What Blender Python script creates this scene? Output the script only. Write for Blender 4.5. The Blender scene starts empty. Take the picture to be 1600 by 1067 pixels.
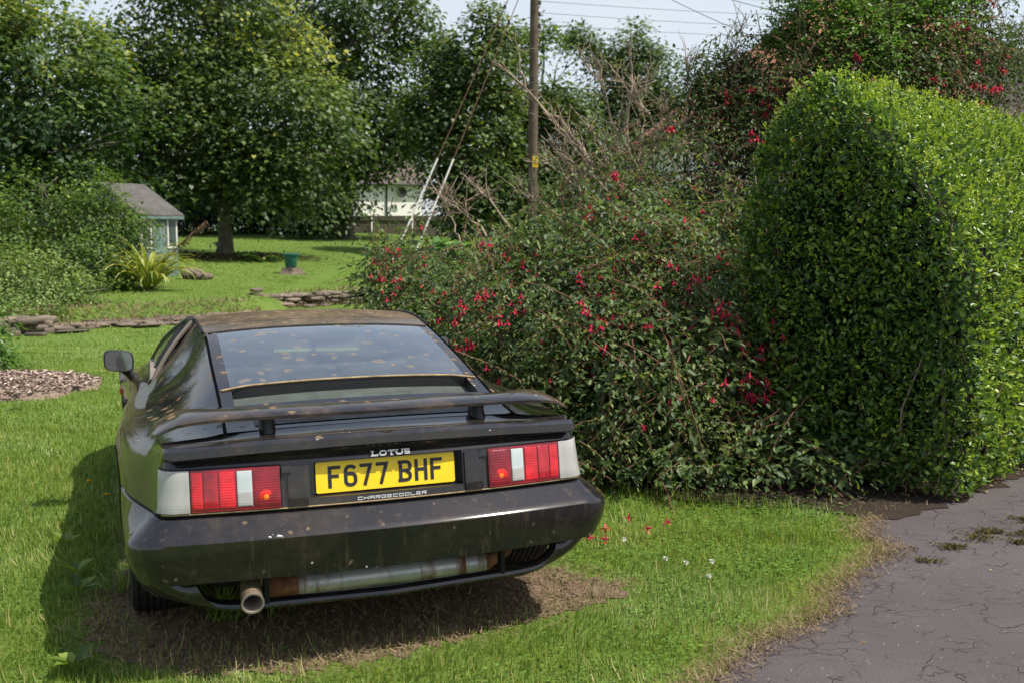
import bpy, bmesh, math, random
import numpy as np
from mathutils import Vector, Matrix

# ------------------------------------------------------------------ camera, sky, sun, exposure
SC = bpy.context.scene
COL = SC.collection
F_PX, PITCH, CAM_H = 1591.0, 0.110, 1.575
cam_d = bpy.data.cameras.new('camera')
cam = bpy.data.objects.new('camera', cam_d)
COL.objects.link(cam)
cam.location = (0, 0, CAM_H)
cam.rotation_euler = (math.pi / 2 - PITCH, 0, 0)
cam_d.sensor_width = 36.0
cam_d.lens = F_PX * 36.0 / 1600.0
cam_d.clip_start, cam_d.clip_end = 0.05, 2000
cam_d.dof.use_dof = True
cam_d.dof.focus_distance = 4.6
cam_d.dof.aperture_fstop = 4.8
SC.camera = cam
SUN_AZ_VEC = Vector((0.963, -0.268, 0)).normalized()
SUN_EL = math.radians(59)
SUN_DIR = Vector((SUN_AZ_VEC.x * math.cos(SUN_EL), SUN_AZ_VEC.y * math.cos(SUN_EL), math.sin(SUN_EL)))
W = bpy.data.worlds.new('World')
SC.world = W
W.use_nodes = True
wn = W.node_tree
bg = wn.nodes['Background']
sky = wn.nodes.new('ShaderNodeTexSky')
sky.sky_type = 'NISHITA'
sky.sun_disc = False
sky.sun_elevation = SUN_EL
sky.sun_rotation = math.atan2(SUN_DIR.x, SUN_DIR.y)
sky.air_density, sky.dust_density, sky.ozone_density = 1.0, 1.6, 1.0
# thin broken cloud veil over the clear sky
tc = wn.nodes.new('ShaderNodeTexCoord'); mpg = wn.nodes.new('ShaderNodeMapping'); mpg.inputs['Scale'].default_value = (1.6, 1.6, 5.0)
cn = wn.nodes.new('ShaderNodeTexNoise'); cn.inputs['Scale'].default_value = 1.7; cn.inputs['Detail'].default_value = 6; cn.inputs['Roughness'].default_value = .55
cr_ = wn.nodes.new('ShaderNodeValToRGB'); cr_.color_ramp.elements[0].position, cr_.color_ramp.elements[1].position = .30, .72
cr_.color_ramp.elements[0].color, cr_.color_ramp.elements[1].color = (.55, .55, .55, 1), (.95, .95, .95, 1)
cm = wn.nodes.new('ShaderNodeMix'); cm.data_type = 'RGBA'
cm.inputs[7].default_value = (3.9, 4.12, 4.35, 1)
wn.links.new(tc.outputs['Generated'], mpg.inputs[0]); wn.links.new(mpg.outputs[0], cn.inputs['Vector']); wn.links.new(cn.outputs['Fac'], cr_.inputs[0])
sx = wn.nodes.new('ShaderNodeSeparateXYZ'); wn.links.new(tc.outputs['Generated'], sx.inputs[0])
el = wn.nodes.new('ShaderNodeMapRange'); el.inputs[1].default_value, el.inputs[2].default_value = .25, .75; el.inputs[3].default_value, el.inputs[4].default_value = 1.0, .30
wn.links.new(sx.outputs[2], el.inputs[0])
ml = wn.nodes.new('ShaderNodeMath'); ml.operation = 'MULTIPLY'; wn.links.new(cr_.outputs[0], ml.inputs[0]); wn.links.new(el.outputs[0], ml.inputs[1])
wn.links.new(ml.outputs[0], cm.inputs[0]); wn.links.new(sky.outputs['Color'], cm.inputs[6]); wn.links.new(cm.outputs[2], bg.inputs['Color'])
bg.inputs['Strength'].default_value = 0.135
sun_d = bpy.data.lights.new('sun', 'SUN')
sun_d.energy, sun_d.angle, sun_d.color = 4.2, math.radians(0.53), (1.0, 0.95, 0.87)
sun = bpy.data.objects.new('sun', sun_d)
COL.objects.link(sun)
sun.rotation_euler = SUN_DIR.to_track_quat('Z', 'Y').to_euler()
SC.view_settings.view_transform = 'Standard'
SC.view_settings.look = 'None'
SC.view_settings.exposure = 0.62
SC.view_settings.gamma = 1.0
SC.cycles.max_bounces = 7
SC.cycles.transparent_max_bounces = 12
SC.cycles.diffuse_bounces = 3

# ------------------------------------------------------------------ helpers
rng = np.random.default_rng(7)
random.seed(7)

def at(px, py, Y):
    """World point seen at photo pixel (1600x1067) at distance Y ahead."""
    a, b = (px - 800) / F_PX, (533.5 - py) / F_PX
    s, c = math.sin(PITCH), math.cos(PITCH)
    r = Vector((a, c + b * s, -s + b * c))
    return Vector((0, 0, CAM_H)) + r * (Y / r.y)

def gnd(px, py, z=0.0):
    a, b = (px - 800) / F_PX, (533.5 - py) / F_PX
    s, c = math.sin(PITCH), math.cos(PITCH)
    r = Vector((a, c + b * s, -s + b * c))
    return Vector((0, 0, CAM_H)) + r * ((z - CAM_H) / r.z)

def link(o, parent=None):
    COL.objects.link(o)
    if parent is not None:
        o.parent = parent
    return o

def meta(o, label=None, cat=None, group=None, kind=None):
    if label: o['label'] = label
    if cat: o['category'] = cat
    if group: o['group'] = group
    if kind: o['kind'] = kind
    return o

def thing(name, label, cat, loc=(0, 0, 0), rz=0.0, group=None):
    o = bpy.data.objects.new(name, None)
    o.empty_display_size = 0.2
    link(o)
    o.location = loc
    o.rotation_euler = (0, 0, rz)
    return meta(o, label, cat, group)

def mesh_obj(name, verts, faces, mat, parent=None, smooth=False, loops=None):
    me = bpy.data.meshes.new(name)
    me.from_pydata([tuple(v) for v in verts], [], [tuple(f) for f in faces])
    me.materials.append(mat)
    if smooth:
        me.polygons.foreach_set('use_smooth', [True] * len(me.polygons))
    me.update()
    return link(bpy.data.objects.new(name, me), parent)

def fast_mesh(name, V, faces_list, mat, parent=None, attrs=None, smooth=False):
    """V (n,3) float array; faces_list = list of (m,k) int arrays."""
    me = bpy.data.meshes.new(name)
    me.vertices.add(len(V))
    me.vertices.foreach_set('co', np.ascontiguousarray(V, dtype=np.float32).ravel())
    loops = np.concatenate([f.ravel() for f in faces_list])
    sizes = np.concatenate([np.full(len(f), f.shape[1], dtype=np.int32) for f in faces_list])
    starts = np.concatenate([[0], np.cumsum(sizes)[:-1]]).astype(np.int32)
    me.loops.add(len(loops))
    me.loops.foreach_set('vertex_index', loops.astype(np.int32))
    me.polygons.add(len(sizes))
    me.polygons.foreach_set('loop_start', starts)
    if smooth:
        me.polygons.foreach_set('use_smooth', np.ones(len(sizes), dtype=bool))
    me.update(calc_edges=True)
    if attrs:
        for k, arr in attrs.items():
            a = me.attributes.new(k, 'FLOAT', 'POINT')
            a.data.foreach_set('value', np.ascontiguousarray(arr, dtype=np.float32))
    me.materials.append(mat)
    return link(bpy.data.objects.new(name, me), parent)

def unit(v):
    return v / np.maximum(np.linalg.norm(v, axis=-1, keepdims=True), 1e-9)

TEMPL = {
    'kite': (np.array([(0, 0, 0), (.42, .5, .10), (1, 0, -.06), (.42, -.5, .10)]), [np.array([(0, 1, 2)]), np.array([(0, 2, 3)])]),
    'oval': (np.array([(0, 0, 0), (.28, .42, .09), (.68, .42, .07), (1, 0, -.05), (.68, -.42, .07), (.28, -.42, .09)]),
             [np.array([(0, 1, 2, 3)]), np.array([(0, 3, 4, 5)])]),
    'maple': (np.array([(0, 0, 0), (-.08, .38, .05), (.25, .34, .05), (.42, .56, .0), (.55, .25, .04), (1, 0, -.08),
                        (.55, -.25, .04), (.42, -.56, .0), (.25, -.34, .05), (-.08, -.38, .05)]),
              [np.array([(0, 1, 2, 4)]), np.array([(2, 3, 4)]), np.array([(0, 4, 5, 6)]), np.array([(6, 7, 8)]), np.array([(0, 6, 8, 9)])]),
    'blade': (np.array([(0, .5, 0), (0, -.5, 0), (.55, .38, .10), (.55, -.38, .10), (1, 0, .38)]),
              [np.array([(0, 1, 3, 2)]), np.array([(2, 3, 4)])]),
}

def leaves(P, A, N, L, Wd, templ):
    """Vectorised leaf cards: positions, axes, normals, lengths, widths -> verts, faces."""
    T, faces = TEMPL[templ]
    A = unit(A)
    B = unit(np.cross(N, A))
    N2 = np.cross(A, B)
    n, k = len(P), len(T)
    L = np.broadcast_to(np.asarray(L, float).reshape(-1, 1, 1), (n, 1, 1))
    Wd = np.broadcast_to(np.asarray(Wd, float).reshape(-1, 1, 1), (n, 1, 1))
    V = (P[:, None, :] + A[:, None, :] * L * T[None, :, 0:1] + B[:, None, :] * Wd * T[None, :, 1:2]
         + N2[:, None, :] * L * T[None, :, 2:3]).reshape(-1, 3)
    off = (np.arange(n) * k)[:, None]
    FL = [(off + f.reshape(1, -1)) for f in faces]
    return V, FL, k

class Acc:
    """Accumulates vertex / face arrays with per-vertex attributes into one mesh."""
    def __init__(s):
        s.V, s.F, s.R, s.n = [], {}, [], 0
    def add(s, V, FL, r):
        for f in FL:
            s.F.setdefault(f.shape[1], []).append(f + s.n)
        s.V.append(V); s.R.append(np.broadcast_to(r, (len(V),)))
        s.n += len(V)
    def leaves(s, P, A, N, L, Wd, templ, r):
        V, FL, k = leaves(P, A, N, L, Wd, templ)
        s.add(V, FL, np.repeat(np.broadcast_to(r, (len(P),)), k))
    def tube(s, pts, rad, sides=5, r=0.5, cap=False):
        pts = np.asarray([tuple(p) for p in pts], float)
        rad = np.broadcast_to(np.asarray(rad, float), (len(pts),))
        t = np.gradient(pts, axis=0)
        t = unit(t)
        up = np.array([0, 0, 1.0]) if abs(t[0][2]) < .9 else np.array([1.0, 0, 0])
        a = unit(np.cross(t, up)); b = np.cross(t, a)
        ang = np.linspace(0, 2 * np.pi, sides, endpoint=False)
        V = (pts[:, None, :] + rad[:, None, None] * (np.cos(ang)[None, :, None] * a[:, None, :] + np.sin(ang)[None, :, None] * b[:, None, :])).reshape(-1, 3)
        m = len(pts)
        i = np.arange(m - 1)[:, None] * sides; j = np.arange(sides)[None, :]
        j2 = (j + 1) % sides
        f = np.stack([i + j, i + j2, i + sides + j2, i + sides + j], -1).reshape(-1, 4)
        FL = [f]
        if cap:
            FL.append(np.array([list(range(sides))[::-1]])); FL.append(np.array([[(m - 1) * sides + q for q in range(sides)]]))
        s.add(V, FL, r)
    def build(s, name, mat, parent=None, smooth=False):
        fl = [np.concatenate(v) for v in s.F.values()]
        return fast_mesh(name, np.concatenate(s.V), fl, mat, parent, {'rnd': np.concatenate(s.R)}, smooth)

class MB:
    """Small hard-surface mesh builder."""
    def __init__(s): s.v, s.f = [], []
    def quadgrid(s, G):
        """G: list of rows of points."""
        o = len(s.v); n = len(G[0])
        for row in G: s.v += [tuple(p) for p in row]
        for i in range(len(G) - 1):
            for j in range(n - 1):
                s.f.append((o + i * n + j, o + i * n + j + 1, o + (i + 1) * n + j + 1, o + (i + 1) * n + j))
        return s
    def box(s, lo, hi, M=None):
        o = len(s.v)
        P = [Vector((x, y, z)) for x in (lo[0], hi[0]) for y in (lo[1], hi[1]) for z in (lo[2], hi[2])]
        if M is not None: P = [M @ p for p in P]
        s.v += [tuple(p) for p in P]
        for f in ((0, 1, 3, 2), (4, 6, 7, 5), (0, 4, 5, 1), (2, 3, 7, 6), (0, 2, 6, 4), (1, 5, 7, 3)):
            s.f.append(tuple(o + k for k in f))
        return s
    def tube(s, pts, rad, sides=10, cap=True):
        pts = [Vector(p) for p in pts]
        if not hasattr(rad, '__len__'): rad = [rad] * len(pts)
        o = len(s.v); ref = None
        for i, p in enumerate(pts):
            t = (pts[min(i + 1, len(pts) - 1)] - pts[max(i - 1, 0)]).normalized()
            if ref is None: ref = Vector((0, 0, 1)) if abs(t.z) < .9 else Vector((1, 0, 0))
            a = t.cross(ref).normalized(); b = t.cross(a)
            ref = -b if b.dot(ref) < 0 else b
            a = t.cross(ref).normalized(); b = t.cross(a)
            for k in range(sides):
                an = 2 * math.pi * k / sides
                s.v.append(tuple(p + rad[i] * (math.cos(an) * a + math.sin(an) * b)))
        for i in range(len(pts) - 1):
            for k in range(sides):
                k2 = (k + 1) % sides
                s.f.append((o + i * sides + k, o + i * sides + k2, o + (i + 1) * sides + k2, o + (i + 1) * sides + k))
        if cap:
            s.f.append(tuple(o + k for k in range(sides))[::-1])
            s.f.append(tuple(o + (len(pts) - 1) * sides + k for k in range(sides)))
        return s
    def poly_prism(s, pts, d):
        """closed polygon pts (Vectors) extruded along vector d."""
        o = len(s.v); n = len(pts); d = Vector(d)
        s.v += [tuple(Vector(p)) for p in pts] + [tuple(Vector(p) + d) for p in pts]
        s.f.append(tuple(o + k for k in range(n))[::-1]); s.f.append(tuple(o + n + k for k in range(n)))
        for k in range(n):
            k2 = (k + 1) % n
            s.f.append((o + k, o + k2, o + n + k2, o + n + k))
        return s
    def lathe(s, prof, sides=32, M=None):
        """prof: list of (r, z)"""
        o = len(s.v)
        for r, z in prof:
            for k in range(sides):
                a = 2 * math.pi * k / sides
                p = Vector((r * math.cos(a), r * math.sin(a), z))
                s.v.append(tuple(M @ p if M is not None else p))
        for i in range(len(prof) - 1):
            for k in range(sides):
                k2 = (k + 1) % sides
                s.f.append((o + i * sides + k, o + i * sides + k2, o + (i + 1) * sides + k2, o + (i + 1) * sides + k))
        return s
    def build(s, name, mat, parent=None, smooth=False, bevel=0.0, angle=35):
        o = mesh_obj(name, s.v, s.f, mat, parent, False)
        bm = bmesh.new(); bm.from_mesh(o.data)
        bmesh.ops.remove_doubles(bm, verts=bm.verts, dist=1e-5)
        bmesh.ops.recalc_face_normals(bm, faces=bm.faces)
        if bevel > 0:
            ed = [e for e in bm.edges if len(e.link_faces) == 2 and e.calc_face_angle(0) > math.radians(30)]
            bmesh.ops.bevel(bm, geom=ed, offset=bevel, segments=2, affect='EDGES', profile=.6)
        if smooth:
            for f in bm.faces: f.smooth = True
            for e in bm.edges:
                if len(e.link_faces) == 2 and e.calc_face_angle(0) > math.radians(angle): e.smooth = False
        bm.to_mesh(o.data); bm.free()
        return o

def lerp_table(y, ys, vs):
    return float(np.interp(y, ys, vs))

def smooth_table(ys, vs):
    """monotone-ish cubic through a table."""
    ys = np.asarray(ys, float); vs = np.asarray(vs, float)
    m = np.gradient(vs, ys)
    def fn(y):
        y = min(max(y, ys[0]), ys[-1]); i = int(min(np.searchsorted(ys, y, 'right') - 1, len(ys) - 2))
        h = ys[i + 1] - ys[i]; t = (y - ys[i]) / h
        return float((2 * t**3 - 3 * t**2 + 1) * vs[i] + (t**3 - 2 * t**2 + t) * h * m[i] + (-2 * t**3 + 3 * t**2) * vs[i + 1] + (t**3 - t**2) * h * m[i + 1])
    return fn

def vnoise(P, scale, seed=0):
    """cheap smooth value noise in 0..1 for (n,3) points."""
    Q = P * scale
    o = np.random.default_rng(seed).uniform(0, 6.28, 9)
    return .5 + .5 * np.sin(Q[:, 0] * 1.7 + o[0] + 1.3 * np.sin(Q[:, 1] * 1.1 + o[1])) * np.sin(Q[:, 1] * 1.9 + o[2] + 1.2 * np.sin(Q[:, 2] * 1.3 + o[3])) * np.sin(Q[:, 2] * 2.1 + o[4] + 1.1 * np.sin(Q[:, 0] * .9 + o[5]) + 1.2)

# ------------------------------------------------------------------ materials
def new_mat(name):
    m = bpy.data.materials.new(name); m.use_nodes = True
    nt = m.node_tree; nt.nodes.clear()
    out = nt.nodes.new('ShaderNodeOutputMaterial')
    return m, nt, out

def N(nt, typ, **kw):
    n = nt.nodes.new(typ)
    for k, v in kw.items():
        if k.startswith('i_'):
            n.inputs[k[2:].replace('_', ' ')].default_value = v
        else: setattr(n, k, v)
    return n

def ramp(nt, src, stops, interp='LINEAR'):
    r = nt.nodes.new('ShaderNodeValToRGB'); cr = r.color_ramp; cr.interpolation = interp
    while len(cr.elements) < len(stops): cr.elements.new(0.5)
    for e, (p, c) in zip(cr.elements, stops):
        e.position = p; e.color = (*c, 1) if len(c) == 3 else c
    nt.links.new(src, r.inputs[0])
    return r.outputs[0]

def noise(nt, scale, detail=4, rough=.6, coord=None, dist=0.0, out='Fac'):
    n = N(nt, 'ShaderNodeTexNoise'); n.inputs['Scale'].default_value = scale
    n.inputs['Detail'].default_value = detail; n.inputs['Roughness'].default_value = rough; n.inputs['Distortion'].default_value = dist
    if coord is not None: nt.links.new(coord, n.inputs['Vector'])
    return n.outputs[out]

def obj_coord(nt, scale=None):
    c = N(nt, 'ShaderNodeTexCoord').outputs['Object']
    if scale is not None:
        m = N(nt, 'ShaderNodeMapping'); m.inputs['Scale'].default_value = scale
        nt.links.new(c, m.inputs[0]); c = m.outputs[0]
    return c

def mix(nt, fac, a, b, blend='MIX'):
    m = N(nt, 'ShaderNodeMix', data_type='RGBA', blend_type=blend)
    for sock, v in ((m.inputs[0], fac), (m.inputs[6], a), (m.inputs[7], b)):
        if hasattr(v, 'is_linked'): nt.links.new(v, sock)
        else: sock.default_value = v if not hasattr(v, '__len__') else ((*v, 1) if len(v) == 3 else v)
    return m.outputs[2]

def math_n(nt, op, a, b=None, clamp=False):
    m = N(nt, 'ShaderNodeMath', operation=op); m.use_clamp = clamp
    for sock, v in ((m.inputs[0], a), (m.inputs[1], b)):
        if v is None: continue
        if hasattr(v, 'is_linked'): nt.links.new(v, sock)
        else: sock.default_value = v
    return m.outputs[0]

def bump(nt, height, strength=.3, dist=.01):
    b = N(nt, 'ShaderNodeBump'); b.inputs['Strength'].default_value = strength; b.inputs['Distance'].default_value = dist
    nt.links.new(height, b.inputs['Height']); return b.outputs[0]

def principled(nt, out, color, rough=.6, spec=.5, normal=None, metal=0.0, coat=0.0):
    p = N(nt, 'ShaderNodeBsdfPrincipled')
    for nm, v in (('Base Color', color), ('Roughness', rough), ('Metallic', metal), ('Specular IOR Level', spec), ('Coat Weight', coat)):
        if hasattr(v, 'is_linked'): nt.links.new(v, p.inputs[nm])
        else: p.inputs[nm].default_value = (*v, 1) if hasattr(v, '__len__') and len(v) == 3 else v
    if normal is not None: nt.links.new(normal, p.inputs['Normal'])
    if out is not None: nt.links.new(p.outputs[0], out.inputs[0])
    return p

def simple(name, color, rough=.6, spec=.5, metal=0.0, var=.25, scale=8, bmp=0.0):
    m, nt, out = new_mat(name)
    c = obj_coord(nt)
    f = noise(nt, scale, 5, .65, c)
    lo = tuple(x * (1 - var) for x in color); hi = tuple(min(1, x * (1 + var)) for x in color)
    col = ramp(nt, f, [(.3, lo), (.7, hi)])
    nrm = bump(nt, noise(nt, scale * 6, 4, .6, c), bmp, .01) if bmp else None
    principled(nt, out, col, rough, spec, nrm, metal)
    return m

def leaf_mat(name, stops, trans=.3, rough=.45, spec=.4, tcol=1.6):
    m, nt, out = new_mat(name)
    a = N(nt, 'ShaderNodeAttribute', attribute_name='rnd').outputs['Fac']
    col = ramp(nt, a, stops)
    p = principled(nt, None, col, rough, spec)
    t = N(nt, 'ShaderNodeBsdfTranslucent')
    tc = mix(nt, 1.0, col, (tcol * 1.05, tcol * 1.1, tcol * .55), 'MULTIPLY')
    nt.links.new(tc, t.inputs[0])
    ms = N(nt, 'ShaderNodeMixShader'); ms.inputs[0].default_value = trans
    nt.links.new(p.outputs[0], ms.inputs[1]); nt.links.new(t.outputs[0], ms.inputs[2])
    nt.links.new(ms.outputs[0], out.inputs[0])
    return m
# ------------------------------------------------------------------ terrain, lawn, drive, beds
WLX = [-60, -12, -8.5, -6.25, -4.9, -4.6, -3.4, -1, 5, 60]
WLY = [11, 13.6, 15.4, 16.9, 18.2, 20.4, 21.9, 22.8, 23.5, 24]
def terr(x, y):
    x = np.asarray(x, float); y = np.asarray(y, float)
    wy = np.interp(x, WLX, WLY); d = y - wy
    s = np.clip((d + .05) / .45, 0, 1); s = s * s * (3 - 2 * s)
    up = np.clip(d, 0, 34)
    z = .22 * s + .036 * up
    return z + .012 * np.sin(x * 1.3 + .6 * y) * np.sin(y * .9) * np.clip((y - 8) / 4, 0, 1)
def terr1(x, y): return float(terr(np.array([x]), np.array([y]))[0])
def axis_pts(pairs):
    out_ = []
    for a, b, st in pairs: out_ += list(np.arange(a, b, st))
    return np.array(out_ + [pairs[-1][1]])
gx = axis_pts([(-260, -60, 40), (-60, -16, 4), (-16, 8, .4), (8, 60, 4), (60, 260, 40)])
gy = axis_pts([(-60, -4, 8), (-4, 12, .8), (12, 25, .25), (25, 62, 1.5), (62, 260, 22)])
GX, GY = np.meshgrid(gx, gy)
GV = np.stack([GX.ravel(), GY.ravel(), terr(GX.ravel(), GY.ravel())], 1)
nx_ = len(gx)
ii, jj = np.meshgrid(np.arange(len(gy) - 1), np.arange(nx_ - 1), indexing='ij')
q0 = (ii * nx_ + jj).ravel()
GF = np.stack([q0, q0 + 1, q0 + nx_ + 1, q0 + nx_], 1)

def lawn_mat():
    m, nt, out = new_mat('lawn_turf')
    c = obj_coord(nt)
    a = noise(nt, 1.1, 5, .6, c); b = noise(nt, 30, 4, .7, c)
    base = ramp(nt, a, [(.25, (.078, .135, .021)), (.5, (.11, .175, .028)), (.75, (.16, .205, .042))])
    col = mix(nt, ramp(nt, b, [(.35, (0, 0, 0)), (.7, (.8, .8, .8))]), base, (.085, .125, .022))
    principled(nt, out, col, .9, .15, bump(nt, b, .5, .03))
    return m
lawn = fast_mesh('lawn', GV, [GF], lawn_mat(), smooth=True)
meta(lawn, kind='structure')

def jitter_poly(pts, step, amp, seed, closed=True):
    r = np.random.default_rng(seed); out_ = []
    n = len(pts)
    for i in range(n):
        a = np.array(pts[i], float); b = np.array(pts[(i + 1) % n], float)
        d = np.linalg.norm(b - a); k = max(1, int(min(d, 3.0 if d > 6 else d) / step))
        nrm = np.array([-(b - a)[1], (b - a)[0]]) / max(d, 1e-6)
        for t in np.linspace(0, 1, k, endpoint=False):
            out_.append(a + (b - a) * t + nrm * (r.normal(0, amp) if d < 6 else 0))
    return out_
def inside(x, y, poly):
    P = np.asarray(poly, float); res = np.zeros(len(x), bool)
    x1, y1 = P[:, 0], P[:, 1]; x2, y2 = np.roll(x1, -1), np.roll(y1, -1)
    for a, b, c, d in zip(x1, y1, x2, y2):
        if b == d: continue
        cond = ((b > y) != (d > y)) & (x < (c - a) * (y - b) / (d - b) + a)
        res ^= cond
    return res
def flat_sheet(name, poly, z, mat, thick=0.0):
    me = bpy.data.meshes.new(name)
    bm = bmesh.new()
    vs = [bm.verts.new((p[0], p[1], z)) for p in poly]
    ed = [bm.edges.new((vs[i], vs[(i + 1) % len(vs)])) for i in range(len(vs))]
    bmesh.ops.triangle_fill(bm, use_beauty=True, use_dissolve=False, edges=ed, normal=(0, 0, 1))
    for f in bm.faces:
        if f.normal.z < 0: f.normal_flip()
    bm.to_mesh(me); bm.free(); me.materials.append(mat)
    o = link(bpy.data.objects.new(name, me)); meta(o, kind='structure')
    return o

DRIVE = [(.25, 2.2), (.60, 3.30), (.74, 3.46), (.86, 3.66), (1.08, 3.84), (1.30, 4.05), (1.40, 4.30), (1.70, 4.68), (1.86, 4.90), (1.80, 5.10), (1.98, 5.50),
         (2.50, 5.90), (3.1, 6.50), (4.4, 7.85), (8.8, 12.3), (30, 12.0), (30, -14), (-3, -14), (-.7, 0)]
CA, SA = math.cos(.3642), math.sin(.3642)
def c2w(x, y): return (x * CA - y * SA - .443, x * SA + y * CA + 3.619)
SOILC = [(-1.02, .98), (-1.06, .70), (-1.0, .46), (-.86, .24), (-.62, .10), (-.30, .0), (.0, .02), (.40, .10), (.72, .16), (1.02, .24), (1.16, .36), (1.02, .52), (.92, .80), (.86, 1.2), (.84, 4.1), (-.84, 4.1), (-.90, 1.4)]
SOIL = [c2w(*p) for p in SOILC]
BED = [(-.35, 6.9), (.30, 6.2), (.75, 5.92), (1.2, 5.72), (1.68, 5.60), (1.93, 5.40), (2.02, 5.36), (2.60, 5.74), (3.3, 6.40), (4.6, 7.74), (8.9, 12.1), (8.9, 14), (1, 13.4), (-1.4, 10.4)]
MULCH = [(-4.15, 9.95), (-4.25, 10.45), (-4.75, 10.9), (-5.6, 10.9), (-6.4, 10.3), (-6.2, 9.2), (-5.4, 8.75), (-4.75, 9.1), (-4.35, 9.45)]

def asphalt_mat():
    m, nt, out = new_mat('old_asphalt')
    c = obj_coord(nt)
    g = noise(nt, 240, 2, .6, c); big = noise(nt, 1.6, 5, .6, c)
    base = ramp(nt, big, [(.3, (.078, .065, .063)), (.7, (.112, .094, .092))])
    base = mix(nt, ramp(nt, g, [(.40, (.6,) * 3), (.60, (0,) * 3)]), base, (.035, .030, .032))
    base = mix(nt, ramp(nt, noise(nt, 120, 2, .6, c), [(.60, (0,) * 3), (.70, (.45,) * 3)]), base, (.21, .185, .185))
    base = mix(nt, ramp(nt, noise(nt, .8, 6, .65, c, .8), [(.5, (0,) * 3), (.66, (.35,) * 3)]), base, (.055, .046, .048))
    v3 = N(nt, 'ShaderNodeTexVoronoi'); v3.inputs['Scale'].default_value = 60; nt.links.new(c, v3.inputs['Vector'])
    s3 = N(nt, 'ShaderNodeSeparateColor'); nt.links.new(v3.outputs['Color'], s3.inputs[0])
    chip = math_n(nt, 'MULTIPLY', ramp(nt, v3.outputs['Distance'], [(.12, (1,) * 3), (.2, (0,) * 3)]), ramp(nt, s3.outputs[0], [(.93, (0,) * 3), (.95, (1,) * 3)]))
    base = mix(nt, chip, base, (.36, .34, .33))
    # hair cracks, broken up so that they do not close into a net
    nz = N(nt, 'ShaderNodeTexNoise'); nz.inputs['Scale'].default_value = 6; nz.inputs['Detail'].default_value = 5; nt.links.new(c, nz.inputs['Vector'])
    sc = N(nt, 'ShaderNodeVectorMath', operation='SCALE'); sc.inputs[3].default_value = .20
    wv = N(nt, 'ShaderNodeVectorMath', operation='ADD'); nt.links.new(nz.outputs['Color'], sc.inputs[0]); nt.links.new(c, wv.inputs[0]); nt.links.new(sc.outputs[0], wv.inputs[1])
    mp = N(nt, 'ShaderNodeMapping'); mp.inputs['Scale'].default_value = (7.0, 13.0, 1); mp.inputs['Rotation'].default_value = (0, 0, .5); nt.links.new(wv.outputs[0], mp.inputs[0])
    vo = N(nt, 'ShaderNodeTexVoronoi', feature='DISTANCE_TO_EDGE'); vo.inputs['Scale'].default_value = 1.0; nt.links.new(mp.outputs[0], vo.inputs['Vector'])
    brk = ramp(nt, noise(nt, 5, 4, .7, c), [(.46, (0,) * 3), (.60, (1,) * 3)])
    cr = math_n(nt, 'MULTIPLY', ramp(nt, vo.outputs['Distance'], [(.008, (1,) * 3), (.030, (0,) * 3)]), brk)
    base = mix(nt, math_n(nt, 'MULTIPLY', cr, .8), base, (.028, .022, .022))
    h = math_n(nt, 'SUBTRACT', math_n(nt, 'MULTIPLY', g, .5), cr)
    principled(nt, out, base, .85, .3, bump(nt, h, .8, .008))
    return m
drive_poly = jitter_poly(DRIVE, .035, .016, 3)
drive = flat_sheet('driveway', drive_poly, .008, asphalt_mat())

def soil_mat(name, cols, chips=0):
    m, nt, out = new_mat(name)
    c = obj_coord(nt)
    a = noise(nt, 9, 7, .75, c); b = noise(nt, 90, 4, .7, c)
    col = mix(nt, ramp(nt, b, [(.35, (.0,) * 3), (.7, (1,) * 3)]), ramp(nt, a, [(.3, cols[0]), (.7, cols[1])]), cols[2])
    principled(nt, out, col, .95, .1, bump(nt, math_n(nt, 'ADD', a, b), .8, .02))
    return m
M_soil = soil_mat('dry_soil', ((.10, .066, .042), (.20, .140, .090), (.27, .195, .130)))
M_bedsoil = soil_mat('bed_soil', ((.016, .012, .009), (.040, .029, .020), (.07, .052, .038)))
soil_poly = jitter_poly(SOIL, .035, .035, 5)
soil = flat_sheet('soil_patch', soil_poly, .0035, M_soil)
bed_poly = jitter_poly(BED, .08, .04, 6)
bed = flat_sheet('soil_bed', bed_poly, .012, M_bedsoil)
# mulch mound
mc = np.mean(MULCH, 0); G = []
mp_ = jitter_poly(MULCH, .15, .05, 8)
M_mulch = soil_mat('bark_mulch', ((.10, .065, .045), (.22, .155, .115), (.36, .28, .22)))
mb = MB()
for k, hgt in ((1.0, -.01), (.85, .05), (.55, .11), (.02, .13)):
    G.append([Vector((mc[0] + (p[0] - mc[0]) * k, mc[1] + (p[1] - mc[1]) * k, hgt)) for p in mp_ + mp_[:1]])
mulch = MB().quadgrid(G).build('mulch_bed', M_mulch, None, smooth=True); meta(mulch, kind='structure')
r = np.random.default_rng(21); n = 5200
pk = r.uniform(-1, 1, (n * 3, 2)); P = mc + pk * np.array([1.35, 1.25]); P = P[inside(P[:, 0], P[:, 1], MULCH)][:n]
rel = np.linalg.norm((P - mc) / np.array([1.2, 1.1]), axis=1); Z = .135 * np.clip(1 - rel**2, 0, 1) + r.uniform(0, .02, len(P))
acc = Acc(); ang = r.uniform(0, 6.28, len(P))
acc.leaves(np.c_[P, Z], np.c_[np.cos(ang), np.sin(ang), r.normal(0, .25, len(P))], np.c_[r.normal(0, .35, (len(P), 2)), np.ones(len(P))], r.uniform(.025, .07, len(P)), r.uniform(.012, .03, len(P)), 'oval', r.uniform(0, 1, len(P)))
m_chip = leaf_mat('bark_chips', [(0, (.12, .075, .055)), (.5, (.32, .23, .18)), (1, (.58, .49, .42))], 0, .85, .2)
o = acc.build('bark_chips', m_chip); meta(o, kind='stuff')

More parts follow.
